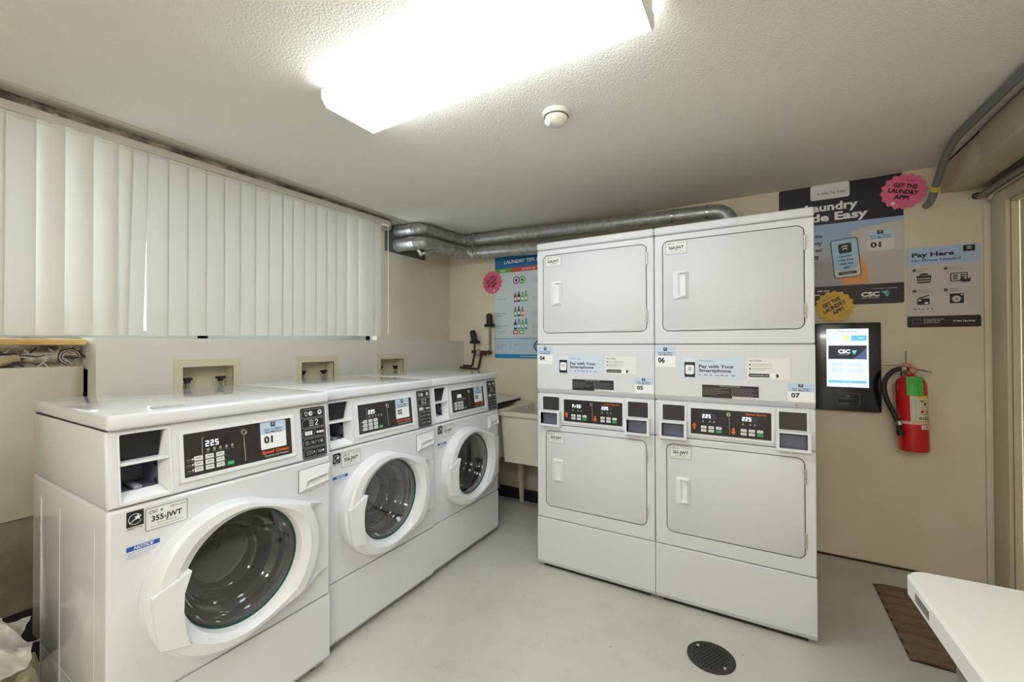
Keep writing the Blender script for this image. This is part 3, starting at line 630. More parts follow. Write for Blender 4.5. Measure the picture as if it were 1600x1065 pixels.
        for a in range(2):
            for b in range(3):
                u, z = x+.038+.033*b, .902-.0165*a; g = a == 1 and b == 2
                s.rect(u, z, u+.024, z+.0125, (36, 166, 96) if g else (230, 231, 232), 3, .002)
                if not g: s.rect(u+.006, z+.005, u+.018, z+.0075, (130, 130, 130), 4)
    s.text('Speed Queen', .490, .981, .0085, (226, 84, 44), 3, 'r', .035, w=.084, italic=.1); s.build('display_panel', f)
    kl = MB().lathe([(.0105, 0), (.010, .006), (.009, .008), (.004, .008), (.0, .0075)], CHROME, 22, Matrix.Translation((mid, -.001, .978)) @ Matrix.Rotation(pi/2, 4, 'X')); kl.box(mid-.0015, mid+.0015, -.0105, -.008, .974, .982, SEAM); kl.build('lock', f)
    return T
DKG2 = mat('coin_slot_grey', (104, 110, 128), .4)
dryer('stacked_dryer', 'left pair of stacked white dryers, stickers numbered 04 and 05', (-1.1285, 2.2327, 0), '358-JWT', '359-JWT', '04', '05', 'FrEE')
dryer('stacked_dryer', 'right pair of stacked white dryers, stickers numbered 06 and 07', (-.4535, 2.2327, 0), '360-JWT', '361-JWT', '06', '07', '225')

# ------------------------------------------------------------------ ceiling lamp
def lens_mat(nm='lamp_diffuser', col=LAMP_COL, st=LAMP):
    M = bpy.data.materials.new(nm); M.use_nodes = True; nt = M.node_tree; b = nt.nodes['Principled BSDF']
    b.inputs['Base Color'].default_value = (.9, .9, .88, 1); b.inputs['Emission Color'].default_value = (*col, 1); b.inputs['Emission Strength'].default_value = st; return M
LENS = lens_mat()
LENS2 = mat('lamp_diffuser_edge', (240, 240, 236), .3, emit=LAMP*.6)
def fixture(label, x0, x1, y0, y1):
    T = tag(empty('ceiling_light', ((x0+x1)/2, (y0+y1)/2, ZC)), label, 'ceiling light'); cx, cy = (x0+x1)/2, (y0+y1)/2; a, b = (x1-x0)/2, (y1-y0)/2
    MB().box(-a, a, -b+.02, b-.02, -.035, -.0005, mat('lamp_housing', (225, 225, 220), .4), .002).build('housing', T)
    prof = [(-b, -.030), (-b, -.062), (-b+.022, -.088), (b-.022, -.088), (b, -.062), (b, -.030)]; n = len(prof)
    MB().add([(-a+.004, y, z) for y, z in prof]+[(a-.004, y, z) for y, z in prof], [[k, k+1, n+k+1, n+k] for k in range(1, n-2)], LENS).add([(x, y, z) for x in (-a+.004, a-.004) for y, z in prof], [[k, k+1, n+k+1, n+k] for k in (0, n-2)], LENS2).build('diffuser', T, smooth=False)
    for sx in (-a, a-.004):
        MB().add([(sx, y, z) for y, z in prof]+[(sx+.004, y, z) for y, z in prof], [list(range(n)), [n+k for k in range(n)][::-1]]+[[k, (k+1) % n, n+(k+1) % n, n+k] for k in range(n)], mat('lamp_end_cap', (235, 235, 230), .4)).build('end_cap', T, smooth=False)
    return T
fixture('long white wraparound fluorescent light on the ceiling above the washers', -1.425, -.255, 1.005, 1.275)
LENS = lens_mat('fill_light_diffuser', (.98, .95, .90), LAMP*2.7); LENS2 = LENS  # unseen light added behind the camera to fill the dim right wall and ceiling
fixture('added fill light in the form of a long ceiling fixture, unseen behind the camera', -.42, .75, -1.25, -.98)

# ------------------------------------------------------------------ detector
T = tag(empty('motion_sensor', (-.742, 1.655, ZC)), 'small white round dome detector on the ceiling beside the light', 'detector')
WP = mat('offwhite_plastic', (226, 222, 208), .4)
fl = Matrix.Rotation(pi, 4, 'X')
MB().lathe([(.062, 0), (.062, .006), (.056, .016)], WP, 40, fl, True, False).build('base', T)
MB().lathe([(.056, .016), (.050, .020), (.048, .035), (.036, .048), (.018, .055), (.001, .056)], WP, 40, fl, False, False).build('dome', T)
MB().lathe([(.013, .0), (.013, .02), (.009, .026), (.001, .027)], mat('sensor_lens', (240, 240, 235), .15), 20, Matrix.Translation((-.028, -.030, -.040)) @ Matrix.Rotation(radians(150), 4, 'X') @ Matrix.Rotation(radians(20), 4, 'Y')).build('lens', T)
sd = MB(); frame(sd, lambda u, z, o: (u, z, -o), circ(0, 0, .0525, 40), circ(0, 0, .047, 40), .018, .022, SEAM); sd.build('slot_ring', T)

# ------------------------------------------------------------------ vertical blind
SL = bpy.data.materials.new('blind_vinyl'); SL.use_nodes = True; nt = SL.node_tree; nt.nodes.clear()
o_ = nt.nodes.new('ShaderNodeOutputMaterial'); a_ = nt.nodes.new('ShaderNodeBsdfDiffuse'); t_ = nt.nodes.new('ShaderNodeBsdfTranslucent'); x_ = nt.nodes.new('ShaderNodeMixShader')
a_.inputs[0].default_value = (*lin((232, 228, 217)), 1); t_.inputs[0].default_value = (*lin((222, 224, 226)), 1); x_.inputs[0].default_value = .30
tc = nt.nodes.new('ShaderNodeTexCoord'); n_ = nt.nodes.new('ShaderNodeTexNoise'); n_.inputs['Scale'].default_value = 140; bp = nt.nodes.new('ShaderNodeBump'); bp.inputs['Strength'].default_value = .08
nt.links.new(tc.outputs['Object'], n_.inputs['Vector']); nt.links.new(n_.outputs['Fac'], bp.inputs['Height']); nt.links.new(bp.outputs[0], a_.inputs['Normal'])
nt.links.new(a_.outputs[0], x_.inputs[1]); nt.links.new(t_.outputs[0], x_.inputs[2]); nt.links.new(x_.outputs[0], o_.inputs[0])
BL = tag(empty('vertical_blind', (-2.503, 1.1, 1.35)), 'long white vertical blind covering the window on the left wall', 'blind')
rise = lambda y: .013*(y-.4)
BY0 = 1.1
RP = mat('blind_rail', (206, 203, 194), .45)
v = []; 
for y in (-1.1, 2.365):
    for x, z in ((-.016, 2.222), (.018, 2.222), (.020, 2.230), (.018, 2.256), (-.016, 2.256)): v.append((x, y-BY0, z+rise(y)-1.35))
MB().add(v, [[0, 1, 2, 3, 4], [9, 8, 7, 6, 5]]+[[k, 5+k, 5+(k+1) % 5, (k+1) % 5] for k in range(5)], RP).build('head_rail', BL, smooth=False)
SY = [.4, .481, .563, .649, .731, .782, .843, .923, 1.006, 1.089, 1.175, 1.257, 1.34, 1.417, 1.502, 1.567, 1.645, 1.726, 1.806, 1.881, 1.964, 2.052, 2.144, 2.217, 2.273]
SY = [.4-.082*k for k in range(18, 0, -1)]+SY
clips = []
for i in range(len(SY)-1):
    y0, y1 = SY[i], SY[i+1]; w = max(.066, y1-y0+.008); yc = (y0+y1)/2+.004
    ti = radians({.481: 26, .563: 24, .649: 20, .731: 10, 1.964: 18, 2.052: 16, 2.217: 10}.get(y0, random.uniform(.5, 3)))
    tw = radians(3.5) if y0 == .731 else 0
    zt, zb = 2.2235+rise(yc), 1.350+.016*(yc-.4)+random.uniform(-.002, .002)
    vs = []; nu = 8; nz = 6
    for side in (0, 1):
        for k in range(nz+1):
            for j in range(nu+1):
                s_ = (j/nu-.5); t = k/nz; z = zt+(zb-zt)*t; ang = ti+tw*t
                off = .004*(1-4*s_*s_)+side*.0007
                lean = -.018*t if y0 in (.731, .782) else 0
                yy = yc+lean+s_*w*cos(ang); xx = s_*w*sin(ang)+off
                vs.append((xx, yy-BY0, z-1.35))
    st = (nz+1)*(nu+1); fs = []
    for k in range(nz):
        for j in range(nu):
            a = k*(nu+1)+j; fs += [[a, a+1, a+nu+2, a+nu+1], [st+a, st+a+nu+1, st+a+nu+2, st+a+1]]
    for k in range(nz): fs += [[k*(nu+1), (k+1)*(nu+1), st+(k+1)*(nu+1), st+k*(nu+1)], [k*(nu+1)+nu, st+k*(nu+1)+nu, st+(k+1)*(nu+1)+nu, (k+1)*(nu+1)+nu]]
    for j in range(nu): fs += [[j, st+j, st+j+1, j+1], [nz*(nu+1)+j, nz*(nu+1)+j+1, st+nz*(nu+1)+j+1, st+nz*(nu+1)+j]]
    sl_ = MB().add(vs, fs, SL).build('slat', BL, angle=60)
    MB().box(-.004, .006, yc-.009-BY0, yc+.009-BY0, zt-.012-1.35, zt+.020-1.35, WP, .002).build('clip', sl_)
ch = [(.010, -1.0+k*.05-BY0, 2.209+rise(-1.0+k*.05)-1.35-.004*abs(sin(k*1.9))) for k in range(67)]
MB().tube(ch, .0018, WP, 6).build('spacer_chain', BL)
MB().tube([(.012, 2.345-BY0, .86+.03), (.012, 2.347-BY0, .4), (.012, 2.346-BY0, .05)], .0025, WP, 8).build('pull_cord', BL)
MB().box(-.01, .024, .53-BY0, .545-BY0, .900, .912, CHROME, .002).build('rail_bracket', BL)

# ------------------------------------------------------------------ ducts in the corner
def smooth_path(pts, n=6):
    """rounds corners of a polyline: pts (x,y,z,r)"""
    out = [Vector(pts[0][:3])]
    for i in range(1, len(pts)-1):
        a, b, c = Vector(pts[i-1][:3]), Vector(pts[i][:3]), Vector(pts[i+1][:3]); r = pts[i][3]
        p, q = b+(a-b).normalized()*r, b+(c-b).normalized()*r
        for k in range(n+1):
            t = k/n; out.append(p*(1-t)**2+b*2*t*(1-t)+q*t*t)
    out.append(Vector(pts[-1][:3])); return out
def duct(label, pts, r, bands):
    path = smooth_path(pts); o = MB().tube(path, r, STEEL, 28).build('duct_pipe', angle=50); tag(o, label, 'pipe', 'steel ducts along the back wall')
    for p, d, w in bands:
        p = Vector(p); d = Vector(d).normalized(); rings = [p-d*w/2, p+d*w/2]
        MB().tube(rings, r+.003, CHROME if w < .03 else FOIL, 28, caps=False).build('joint_band', o)
    return o
FOIL = mat('foil_tape', (190, 192, 192), .3, metal=.9, bump=(60, .7, .006))
duct('upper galvanised duct, running just under the ceiling to an elbow behind the dryers', [(-2.5915, 2.535, 2.252), (-2.36, 2.56, 2.255, .07), (-2.31, 3.07, 2.252, .08), (-.16, 3.085, 2.186, .09), (-.10, 3.085, 1.90)], .050,
     [((-2.44, 2.552, 2.254), (1, .1, 0), .05), ((-2.325, 2.92, 2.252), (.1, 1, 0), .012), ((-2.22, 3.072, 2.249), (1, 0, -.03), .04), ((-.50, 3.082, 2.198), (1, 0, -.03), .012), ((-.28, 3.084, 2.190), (1, 0, -.03), .012)])
duct('lower galvanised duct with foil-patched elbow, running below the ceiling one', [(-2.5915, 2.535, 2.140), (-2.34, 2.56, 2.142, .07), (-2.28, 3.09, 2.142, .08), (-1.05, 3.10, 2.085, .08), (-.98, 3.10, 1.92)], .053,
     [((-2.42, 2.552, 2.141), (1, .1, 0), .06), ((-2.30, 2.90, 2.142), (.1, 1, 0), .012), ((-2.20, 3.092, 2.139), (1, 0, -.03), .05), ((-2.12, 3.093, 2.135), (1, 0, -.03), .012)])
tag(MB().box(-2.602, -2.592, 2.412, 2.885, 2.075, 2.300, mat('grey_plate', (104, 108, 110), .5, metal=.4), .001).build('duct_plate'), 'grey sheet metal plate on the wall where both ducts enter', 'plate')
tt = MB(); tt.tube([(-2.40, 2.58, 2.095), (-2.38, 2.60, 2.055), (-2.35, 2.62, 2.07), (-2.33, 2.60, 2.05), (-2.31, 2.66, 2.09)], [.016, .022, .014, .02, .01], FOIL, 7)
tag(tt.build('foil_scrap', smooth=False), 'crumpled foil tape hanging below the lower duct elbow', 'tape')
st = MB(); sy = 3.02
for k in range(13):
    z = 2.300-.0175*k; st.box(-2.163, -2.149, sy-(.012 if k > 1 else -.0)-.003, sy-(.012 if k > 1 else 0), z-.016, z, CHROME, .001)
tag(st.build('hanger_strap', smooth=False), 'perforated steel hanger strap in front of both ducts', 'strap')

# ------------------------------------------------------------------ posters, badges, kiosk
def sheet(name, loop, col, th, parent=None, y=YB):
    return MB().prism(loop, lambda u, z, o: (u, y-o, z), .0002, th, ink(col)).build(name, parent, smooth=False)
# tips poster (partly behind the left dryer)
po = tag(sheet('laundry_poster', rrect(-2.075, 1.188, -1.465, 2.106, .004), (205, 217, 226), .002), 'blue and white LAUNDRY TIPS poster left of the dryers', 'poster')
s = Print(Pback, base=.0022); u0, u1 = -2.075, -1.465; c1 = (24, 108, 168)
s.rect(u0, 2.000, u1, 2.106, c1, 1).text('LAUNDRY TIPS & TRICKS', u0+.10, 2.040, .030, WH, 3, bold=.03, w=.52)
s.rect(u0, 1.960, u0+.17, 2.000, (92, 170, 70), 1).text('LOAD', u0+.085, 1.972, .015, WH, 3, 'c', .02); s.rect(u0+.17, 1.960, u1, 2.000, (206, 78, 60), 1).text('COMMON USE', u0+.35, 1.972, .015, WH, 3, 'c', .02)
s.rect(u0, 1.188, u1, 1.225, (30, 136, 192), 1).text('SAVE WATER AND ENERGY', u0+.36, 1.200, .011, WH, 3, 'c'); s.rect(u0, 1.225, u1, 1.365, (186, 206, 222), 1).rect(u0, 1.362, u1, 1.368, (90, 140, 180), 2)
rows = [(1.875, 'DETERGENT'), (1.720, 'SOFTENER'), (1.575, 'STAIN REMOVER'), (1.430, 'BLEACH')]
def bottle(s, u, z, w, h, col, cap):
    s.poly([(u-w/2, z), (u+w/2, z), (u+w/2, z+h*.62), (u+w*.18, z+h*.82), (u-w*.18, z+h*.82), (u-w/2, z+h*.62)], col, 2); s.rect(u-w*.17, z+h*.80, u+w*.17, z+h, cap, 3); s.rect(u-w*.34, z+h*.2, u+w*.34, z+h*.45, WH, 3)
for (z, t), cols in zip([(1.835, 'DETERGENT'), (1.690, 'BOOSTER'), (1.560, 'STAIN REMOVER'), (1.445+.0, 'BLEACH'), (1.385, '')], ([], [(150, 40, 90), (40, 60, 60), (130, 190, 80), (110, 190, 90)], [(90, 150, 140), (40, 110, 110), (220, 120, 80)], [(60, 60, 80), (120, 160, 210), (100, 180, 120), (90, 170, 130)], [])):
    for i, c in enumerate(cols): bottle(s, u0+.215+.036*i, z, .030, .085+.01*(i % 2), c, (60, 60, 60))
for i, c in enumerate([(130, 60, 140), (60, 160, 60)]): s.poly(circ(u0+.225+.06*i, 1.885, .034, 20), c, 2).arc(u0+.225+.06*i, 1.885, .020, .008, 0, 360, WH, 3, 16)
for i, c in enumerate([(190, 60, 60), (50, 150, 70)]): bottle(s, u0+.455+.052*i, 1.845, .046, .09, c, (60, 120, 60))
for i, c in enumerate([(190, 50, 80), (120, 180, 70)]): s.rect(u0+.19+.06*i, 1.405, u0+.245+.06*i, 1.44, c, 2, .004).rect(u0+.20+.06*i, 1.415, u0+.235+.06*i, 1.43, WH, 3)
for z, t in ((1.885, 'DETERGENT'), (1.715, 'ADDITIVES'), (1.585, 'FABRIC SOFTENER'), (1.475, 'OXYGEN BLEACH'), (1.425, 'DRYER SHEETS'), (1.30, 'DRUM CLEANER')):
    s.text(t, u0+.02, z, .010, (60, 66, 80), 3, w=.10 if t != 'DETERGENT' else .085); s.text('MEASURE', u0+.02, z-.018, .008, (70, 76, 92), 3, w=.06) if z < 1.7 else None
    for k in range(3): s.text('Follow the bottle for dose', u0+.39, z+.008-.014*k, .007, (110, 118, 130), 3, w=.14)
s.poly(circ(u0+.45, 1.296, .050, 24), (40, 46, 60), 2).poly(circ(u0+.45, 1.296, .040, 24, 90, 270), (120, 170, 200), 3).poly(circ(u0+.45, 1.296, .040, 24, -90, 90), (210, 110, 80), 3)
s.rect(u0+.53, 1.275, u0+.60, 1.32, (36, 66, 120), 2); s.rect(u0+.16, 1.27, u0+.17, 1.32, (150, 170, 190), 2); s.text('Run it hot', u0+.2, 1.305, .010, (80, 90, 110), 3)
s.build('poster_print', po)
def badge(label, cx, cz, r, rot, col, dk, y, qr=True):
    loop = []
    for k in range(96):
        q = 2*pi*k/96; rr = r*(1-.045+.055*cos(16*q)); loop.append((cx+rr*cos(q), cz+rr*sin(q)))
    o = tag(MB().prism(loop, lambda u, z, o: (u, y-o, z), .0002, .0025, ink(col)).build('badge_sign', smooth=False), label, 'sign', 'round scalloped stickers')
    P = lambda u, z, o: (u, y-o, z); s = Print(P, base=.0027); a = dict(rot=rot, about=(cx, cz)); k = r
    s.text('GET THE', cx, cz+.20*k, .23*k, K, 3, 'c', .045, w=1.02*k, **a); s.text('LAUNDRY', cx, cz-.12*k, .23*k, K, 3, 'c', .045, w=1.32*k, **a); s.text('APP!', cx, cz-.44*k, .23*k, K, 3, 'c', .045, w=.66*k, **a)
    s.text('One Tap Away', cx+.02*k, cz+.58*k, .085*k, dk, 3, 'c', .01, w=.62*k, **a)
    s.text('Download the app today', cx+.18*k, cz-.64*k, .06*k, dk, 3, 'c', w=.66*k, **a); s.text('free and easy', cx+.18*k, cz-.76*k, .06*k, dk, 3, 'c', w=.44*k, **a)
    s.rect(cx-.36*k, cz-.80*k, cx-.18*k, cz-.62*k, (236, 214, 220) if qr else col, 3, .06*k, **a); s.build('badge_print', o); return o
# big poster
bp_ = tag(sheet('laundry_app_poster', rrect(.131, 1.548, .741, 2.306, .012), (28, 26, 34), .003), 'large dark poster reading Laundry Made Easy behind the right dryer', 'poster')
s = Print(Pback, base=.0032); u0, u1 = .131, .741
s.rect(u0, 1.668, u1, 2.056, (176, 178, 188), 1); s.rect(u0, 1.93, u1, 2.056, (160, 184, 216), 2)
s.poly([(u0, 1.668), (u1, 1.668), (u1, 1.86), (u0+.40, 1.80), (u0, 1.86)], (168, 166, 176), 3)
s.poly([(u0+.40, 1.80), (u1, 1.86), (u1, 2.035), (.56, 2.01), (.50, 1.99)], (206, 198, 194), 3)
s.poly([(u0+.42, 1.86), (.56, 1.668), (u1, 1.668), (u1, 1.86)], (196, 186, 184), 4)
s.rect(.300, 2.213, .495, 2.306, (226, 228, 232), 1, .012); s.logo(.342, 2.248, .016, K, 3); s.text('One Tap Away', .357, 2.243, .017, K, 3, w=.12)
s.text('Laundry', .272, 2.142, .048, WH, 3, bold=.035, w=.262); s.text('Made Easy', .196, 2.078, .048, WH, 3, bold=.035, w=.385)
for t, z in (('Load the', 1.975), ('One Tap Away', 1.932), ('app free!', 1.888)): s.text(t, .358, z, .021, NAVY, 5, 'r', .03)
s.rect(.24, 1.838, .338, 1.862, K, 5, .004).text('Download for Free', .330, 1.844, .009, WH, 6, 'r')
for k, t in enumerate(('Simply tap to', 'start machines', '', 'Fast and secure', 'ways to pay along')): s.text(t or ' .', .330, 1.815-.018*k-(.008 if k > 2 else 0), .009, (70, 78, 96), 5, 'r')
# hand and phone
HND = (232, 160, 92)
s.poly([(.47, 1.675), (.585, 1.675), (.575, 1.76), (.555, 1.83), (.530, 1.86), (.515, 1.76), (.45, 1.72), (.44, 1.70)], HND, 6)
for k in range(4): s.poly(circ(.425+.008*k, 1.88-.036*k, .017, 12), HND, 6)
def rot(l, a, c): a = radians(a); return [(c[0]+(x-c[0])*cos(a)-(y-c[1])*sin(a), c[1]+(x-c[0])*sin(a)+(y-c[1])*cos(a)) for x, y in l]
pc = (.474, 1.835); pr = 5
s.poly(rot(rrect(.407, 1.715, .541, 1.955, .018), pr, pc), K, 7).poly(rot(rrect(.4115, 1.7195, .5365, 1.9505, .015), pr, pc), (170, 204, 232), 8)
s.poly(rot([(.4115, 1.775), (.45, 1.758), (.50, 1.76), (.5365, 1.785), (.5365, 1.735), (.525, 1.7195), (.425, 1.7195), (.4115, 1.735)], pr, pc), (222, 216, 214), 9)
s.poly(rot(rrect(.443, 1.865, .507, 1.925, .010), pr, pc), K, 10); s.logo(.475, 1.896, .034, WH, 11, pr, pc)
for k, t in enumerate(('Laundry', 'runs free', 'with the', 'app!')): s.text(t, .474, 1.842-.023*k, .014, NAVY, 10, 'c', .03, rot=pr, about=pc)
s.poly(rot(rrect(.43, 1.735, .518, 1.752, .003), pr, pc), K, 10).text('Start Session', .474, 1.740, .007, WH, 11, 'c', rot=pr, about=pc)
s.rect(.575, 1.865, .70, 1.985, (222, 218, 216), 5, .004).rect(.575, 1.93, .70, 1.985, LB, 6, .004).rect(.623, 1.962, .650, 1.983, NAVY, 7).logo(.6365, 1.972, .013, WH, 8)
s.text('Scan to Select', .637, 1.949, .008, NAVY, 7, 'c', .02, w=.10); s.text('this Machine', .637, 1.937, .008, NAVY, 7, 'c', .02, w=.09); s.text('01', .590, 1.885, .030, K, 7, bold=.04, w=.050)
s.text('Laundry systems provided by', .655, 1.636, .006, WH, 3, 'c', w=.11); s.text('CSC', .545, 1.594, .026, WH, 3, bold=.05, w=.085); s.text('SERVICEWORKS', .548, 1.582, .006, WH, 3, w=.08)
s.poly([(.638, 1.618), (.660, 1.600), (.672, 1.628)], (120, 190, 200), 4).poly([(.655, 1.598), (.668, 1.585), (.678, 1.620)], (90, 180, 130), 4)
s.text('with your', .395, 1.635, .012, WH, 3, 'r', .02); s.text('phone!', .345, 1.612, .012, WH, 3, 'r', .02); s.build('poster_print', bp_)
badge('pink scalloped badge on the top right corner of the large dark poster', .740, 2.193, .104, -16, (240, 112, 158), (150, 50, 90), YB-.0075)
badge('yellow scalloped badge between the large dark poster and the payment kiosk', .4155, 1.540, .098, 32, (226, 178, 46), (150, 80, 40), YB-.0075, False)
badge('small pink scalloped badge on the wall left of the blue tips poster', -2.103, 1.884, .106, 38, (224, 92, 122), (170, 40, 70), YB-.0048)
# pay here poster
pp = tag(sheet('pay_here_poster', rrect(.752, 1.403, 1.052, 1.858, .010), (206, 198, 196), .003), 'Pay Here No Phone Needed poster above the fire extinguisher', 'poster')
s = Print(Pback, base=.0032); u0, u1 = .752, 1.052
s.rect(u0, 1.758, u1, 1.858, (176, 196, 226), 1, .008); s.rect(u0, 1.403, u1, 1.467, (30, 24, 28), 1, .008)
s.rect(.985, 1.818, 1.032, 1.852, K, 2).logo(1.0085, 1.834, .022, WH, 3)
s.text('Pay Here', .775, 1.805, .024, K, 3, bold=.04, w=.175); s.text('No Phone Needed', .775, 1.777, .016, (40, 46, 62), 3, bold=.01, w=.20)
for i, (u, z, a, b) in enumerate(((.785, 1.730, 'Load your', 'laundry'), (.915, 1.730, 'Select your', 'machine here'), (.785, 1.610, 'Make your', 'payment here'), (.915, 1.610, 'Start your', 'machine'))):
    s.poly(circ(u, z, .0085, 16), K, 3).text(str(i+1), u, z-.0035, .007, WH, 4, 'c'); s.text(a, u+.014, z+.002, .0075, (60, 56, 60), 3); s.text(b, u+.014, z-.009, .0075, (60, 56, 60), 3)
s.poly([(.793, 1.697), (.857, 1.697), (.851, 1.655), (.799, 1.655)], K, 3); s.poly(circ(.825, 1.699, .020, 14, 0, 180, .012), K, 3)
for i in range(6):
    for j in range(2): s.rect(.801+.0085*i, 1.662+.014*j, .806+.0085*i, 1.671+.014*j, (200, 192, 190), 4)
s.rect(.932, 1.655, 1.002, 1.703, K, 3, .007).rect(.937, 1.660, .997, 1.698, (206, 198, 196), 4, .004)
for i in range(2):
    for j in range(3): s.rect(.943+.029*i, 1.666+.010*j, .964+.029*i, 1.672+.010*j, K, 5, .002)
s.poly([(.980, 1.682), (.990, 1.664), (1.014, 1.672), (1.012, 1.650), (.982, 1.650), (.970, 1.660)], K, 6); s.text('Touch screen to begin', .968, 1.642, .005, (90, 86, 90), 3, 'c')
s.rect(.795, 1.532, .848, 1.567, K, 3, .003).poly([(.795, 1.570), (.845, 1.588), (.848, 1.582), (.810, 1.568)], K, 3).rect(.800, 1.553, .812, 1.561, WH, 4, .001).rect(.827, 1.537, .842, 1.546, WH, 4, .001)
s.rect(.930, 1.534, .986, 1.588, K, 3, .002).poly(circ(.957, 1.558, .018, 18), (206, 198, 196), 4).line((.950, 1.552), (.960, 1.564), .003, K, 5).line((.957, 1.551), (.966, 1.562), .003, K, 5).rect(.975, 1.577, .982, 1.584, WH, 4)
for i in range(5): s.rect(.782+.018*i, 1.504, .790+.018*i, 1.510, (90, 80, 84), 3)
s.rect(.775, 1.421, .812, 1.451, (120, 112, 114), 2, .005).rect(.777, 1.423, .810, 1.449, (30, 24, 28), 3, .004)
for k, t in enumerate(('To access without the Blue', 'Tap Mobile App. Visit', 'any kiosk for support')): s.text(t, .822, 1.446-.0095*k, .0055, WH, 3, w=(.085, .07, .066)[k])
s.logo(.947, 1.436, .010, WH, 3).text('One Tap Away', .955, 1.432, .0085, WH, 3, bold=.02, w=.075); s.build('poster_print', pp)
# kiosk
KY = YB-.055; ks = tag(empty('payment_kiosk', (.469, YB, .906)), 'black wall payment kiosk with a lit touch screen beside the dryers', 'kiosk')
def Pk(u, z, o): return (u-.469, -.055-o, z-.906)
GB = mat('kiosk_black', (22, 23, 27), .18, coat=.5)
MB().box(-.158, .158, -.055, -.0002, 0, .530, GB, .008, 3).build('housing', ks)
s = Print(Pk); s.rect(.369, 1.050, .569, 1.400, SCR1 if False else mat('screen_white', (214, 232, 246), .3, emit=.2), 1)
def em(c, e=.2): return mat('screen_%02x%02x%02x' % c, c, .3, emit=e)
s.logo(.432, 1.385, .011, em((50, 70, 100)), 3).text('One Tap Away', .440, 1.380, .010, em((50, 70, 100)), 3, w=.075)
s.text('Location', .385, 1.348, .008, em((150, 165, 180)), 3, w=.05).text('Laundry room', .385, 1.336, .007, em((150, 165, 180)), 3, w=.05).rect(.450, 1.328, .478, 1.358, em((214, 228, 150)), 2).rect(.488, 1.328, .560, 1.360, em((90, 180, 215)), 2, .003).text('ADD', .545, 1.340, .008, em((235, 245, 250)), 3, 'r')
s.rect(.378, 1.218, .560, 1.300, em((36, 44, 66), .1), 2).poly([(.49, 1.218), (.56, 1.218), (.56, 1.29), (.53, 1.25)], em((60, 80, 110), .3), 3)
s.text('CSC', .425, 1.254, .022, em((235, 240, 245)), 4, bold=.05, w=.058).text('SERVICEWORKS', .428, 1.244, .005, em((200, 205, 215)), 4, w=.05).poly([(.490, 1.270), (.502, 1.244), (.515, 1.272)], em((110, 200, 220)), 4)
for a in range(2):
    for b in range(2): s.rect(.392+.075*b, 1.140+.035*a, .450+.09*b, 1.162+.035*a, em((196, 214, 226)), 2, .002)
s.rect(.378, 1.074, .560, 1.090, em((110, 185, 205)), 2, .003).text('START HERE', .469, 1.079, .006, em((200, 230, 240)), 3, 'c'); s.build('screen', ks)
rd = MB(); frame(rd, Pk, rrect(.412, .935, .528, 1.018, .012), rrect(.418, .941, .522, 1.012, .010), 0, .006, GB); rd.box(-.045, .045, -.062, -.055, .055, .085, BLACK, .003); rdo = rd.build('card_reader', ks)
s = Print(Pk); s.arc(.469, .992, .010, .0022, 0, 360, (150, 150, 155), 3, 18)
for k in range(3): s.arc(.463+.003*k, .992, .003+.0015*k, .001, -50, 50, (190, 190, 195), 3, 6)
s.rect(.430, .946, .475, .949, (120, 120, 122), 3); s.build('reader_marks', rdo)

# ------------------------------------------------------------------ fire extinguisher
EX = tag(empty('fire_extinguisher', (.752, 3.15, .715)), 'red fire extinguisher with green tag hung on the wall beside the kiosk', 'fire extinguisher')
EX.rotation_euler = (0, radians(-1.6), 0)
RED = mat('extinguisher_red', (206, 26, 34), .22, coat=.5)
er = .067
MB().lathe([(.052, 0), (.062, .002), (er, .012), (er, .365), (.062, .388), (.050, .404), (.030, .414), (.018, .418), (.018, .428)], RED, 40).build('cylinder', EX)
BR = mat('valve_metal', (176, 120, 90), .4, metal=.6)
vm = MB().lathe([(.017, .426), (.017, .445), (.012, .452), (.012, .478)], BR, 16, Matrix.Translation((-.005, 0, 0))).box(-.028, .006, -.014, .014, .462, .486, mat('valve_pink', (198, 130, 110), .5), .004)
vm.build('valve', EX)
MB().lathe([(.0, .012), (.015, .012), (.018, .008), (.018, 0)][::-1], mat('gauge_ring', (176, 96, 84), .4, metal=.3), 22, Matrix.Translation((.006, -.020, .448)) @ Matrix.Rotation(pi/2, 4, 'X')).build('gauge', EX)
gf = Print(lambda u, z, o: (u, -.0325-o, z)); gf.poly(circ(.006, .448, .012, 18), (196, 150, 130), 1).line((.006, .448), (.012, .455), .002, K, 2); gf.build('gauge_face', EX)
MB().tube([(-.012, 0, .478), (-.016, .0, .50), (-.014, 0, .555)], .0035, GREYMETAL, 8).build('hanger_pin', EX)
MB().tube([(.005, -.01, .455), (.05, -.016, .446), (.085, -.02, .436)], [.004, .005, .0025], GREYMETAL, 8).build('carry_handle', EX)
MB().tube([(-.02, -.005, .470), (-.07, 0, .473), (-.115, .01, .476)], .0022, mat('pull_wire', (168, 110, 80), .5), 6).build('pull_pin_wire', EX)
hp = smooth_path([(-.012, -.008, .455), (-.06, -.01, .458, .03), (-.118, -.01, .40, .05), (-.118, -.015, .30, .06), (-.072, -.045, .17, .05), (-.062, -.05, .09)])
MB().tube(hp, .0125, RUBBER, 14).tube(hp[-2:], .017, RUBBER, 14).build('hose', EX)
MB().tube([(-.020, -.008, .456), (-.040, -.009, .457)], .015, mat('hose_fitting', (190, 176, 160), .4, metal=.5), 14).build('hose_fitting', EX)
bd = MB(); 
bd.lathe([(er+.001, .155), (er+.001, .170)], mat('strap_pink', (220, 186, 176), .5), 40, cap0=False, cap1=False).tube([(-.068, -.047, .168), (-.066, -.048, .148)], .0165, CHROME, 14, caps=False); bd.build('hose_clamp', EX)
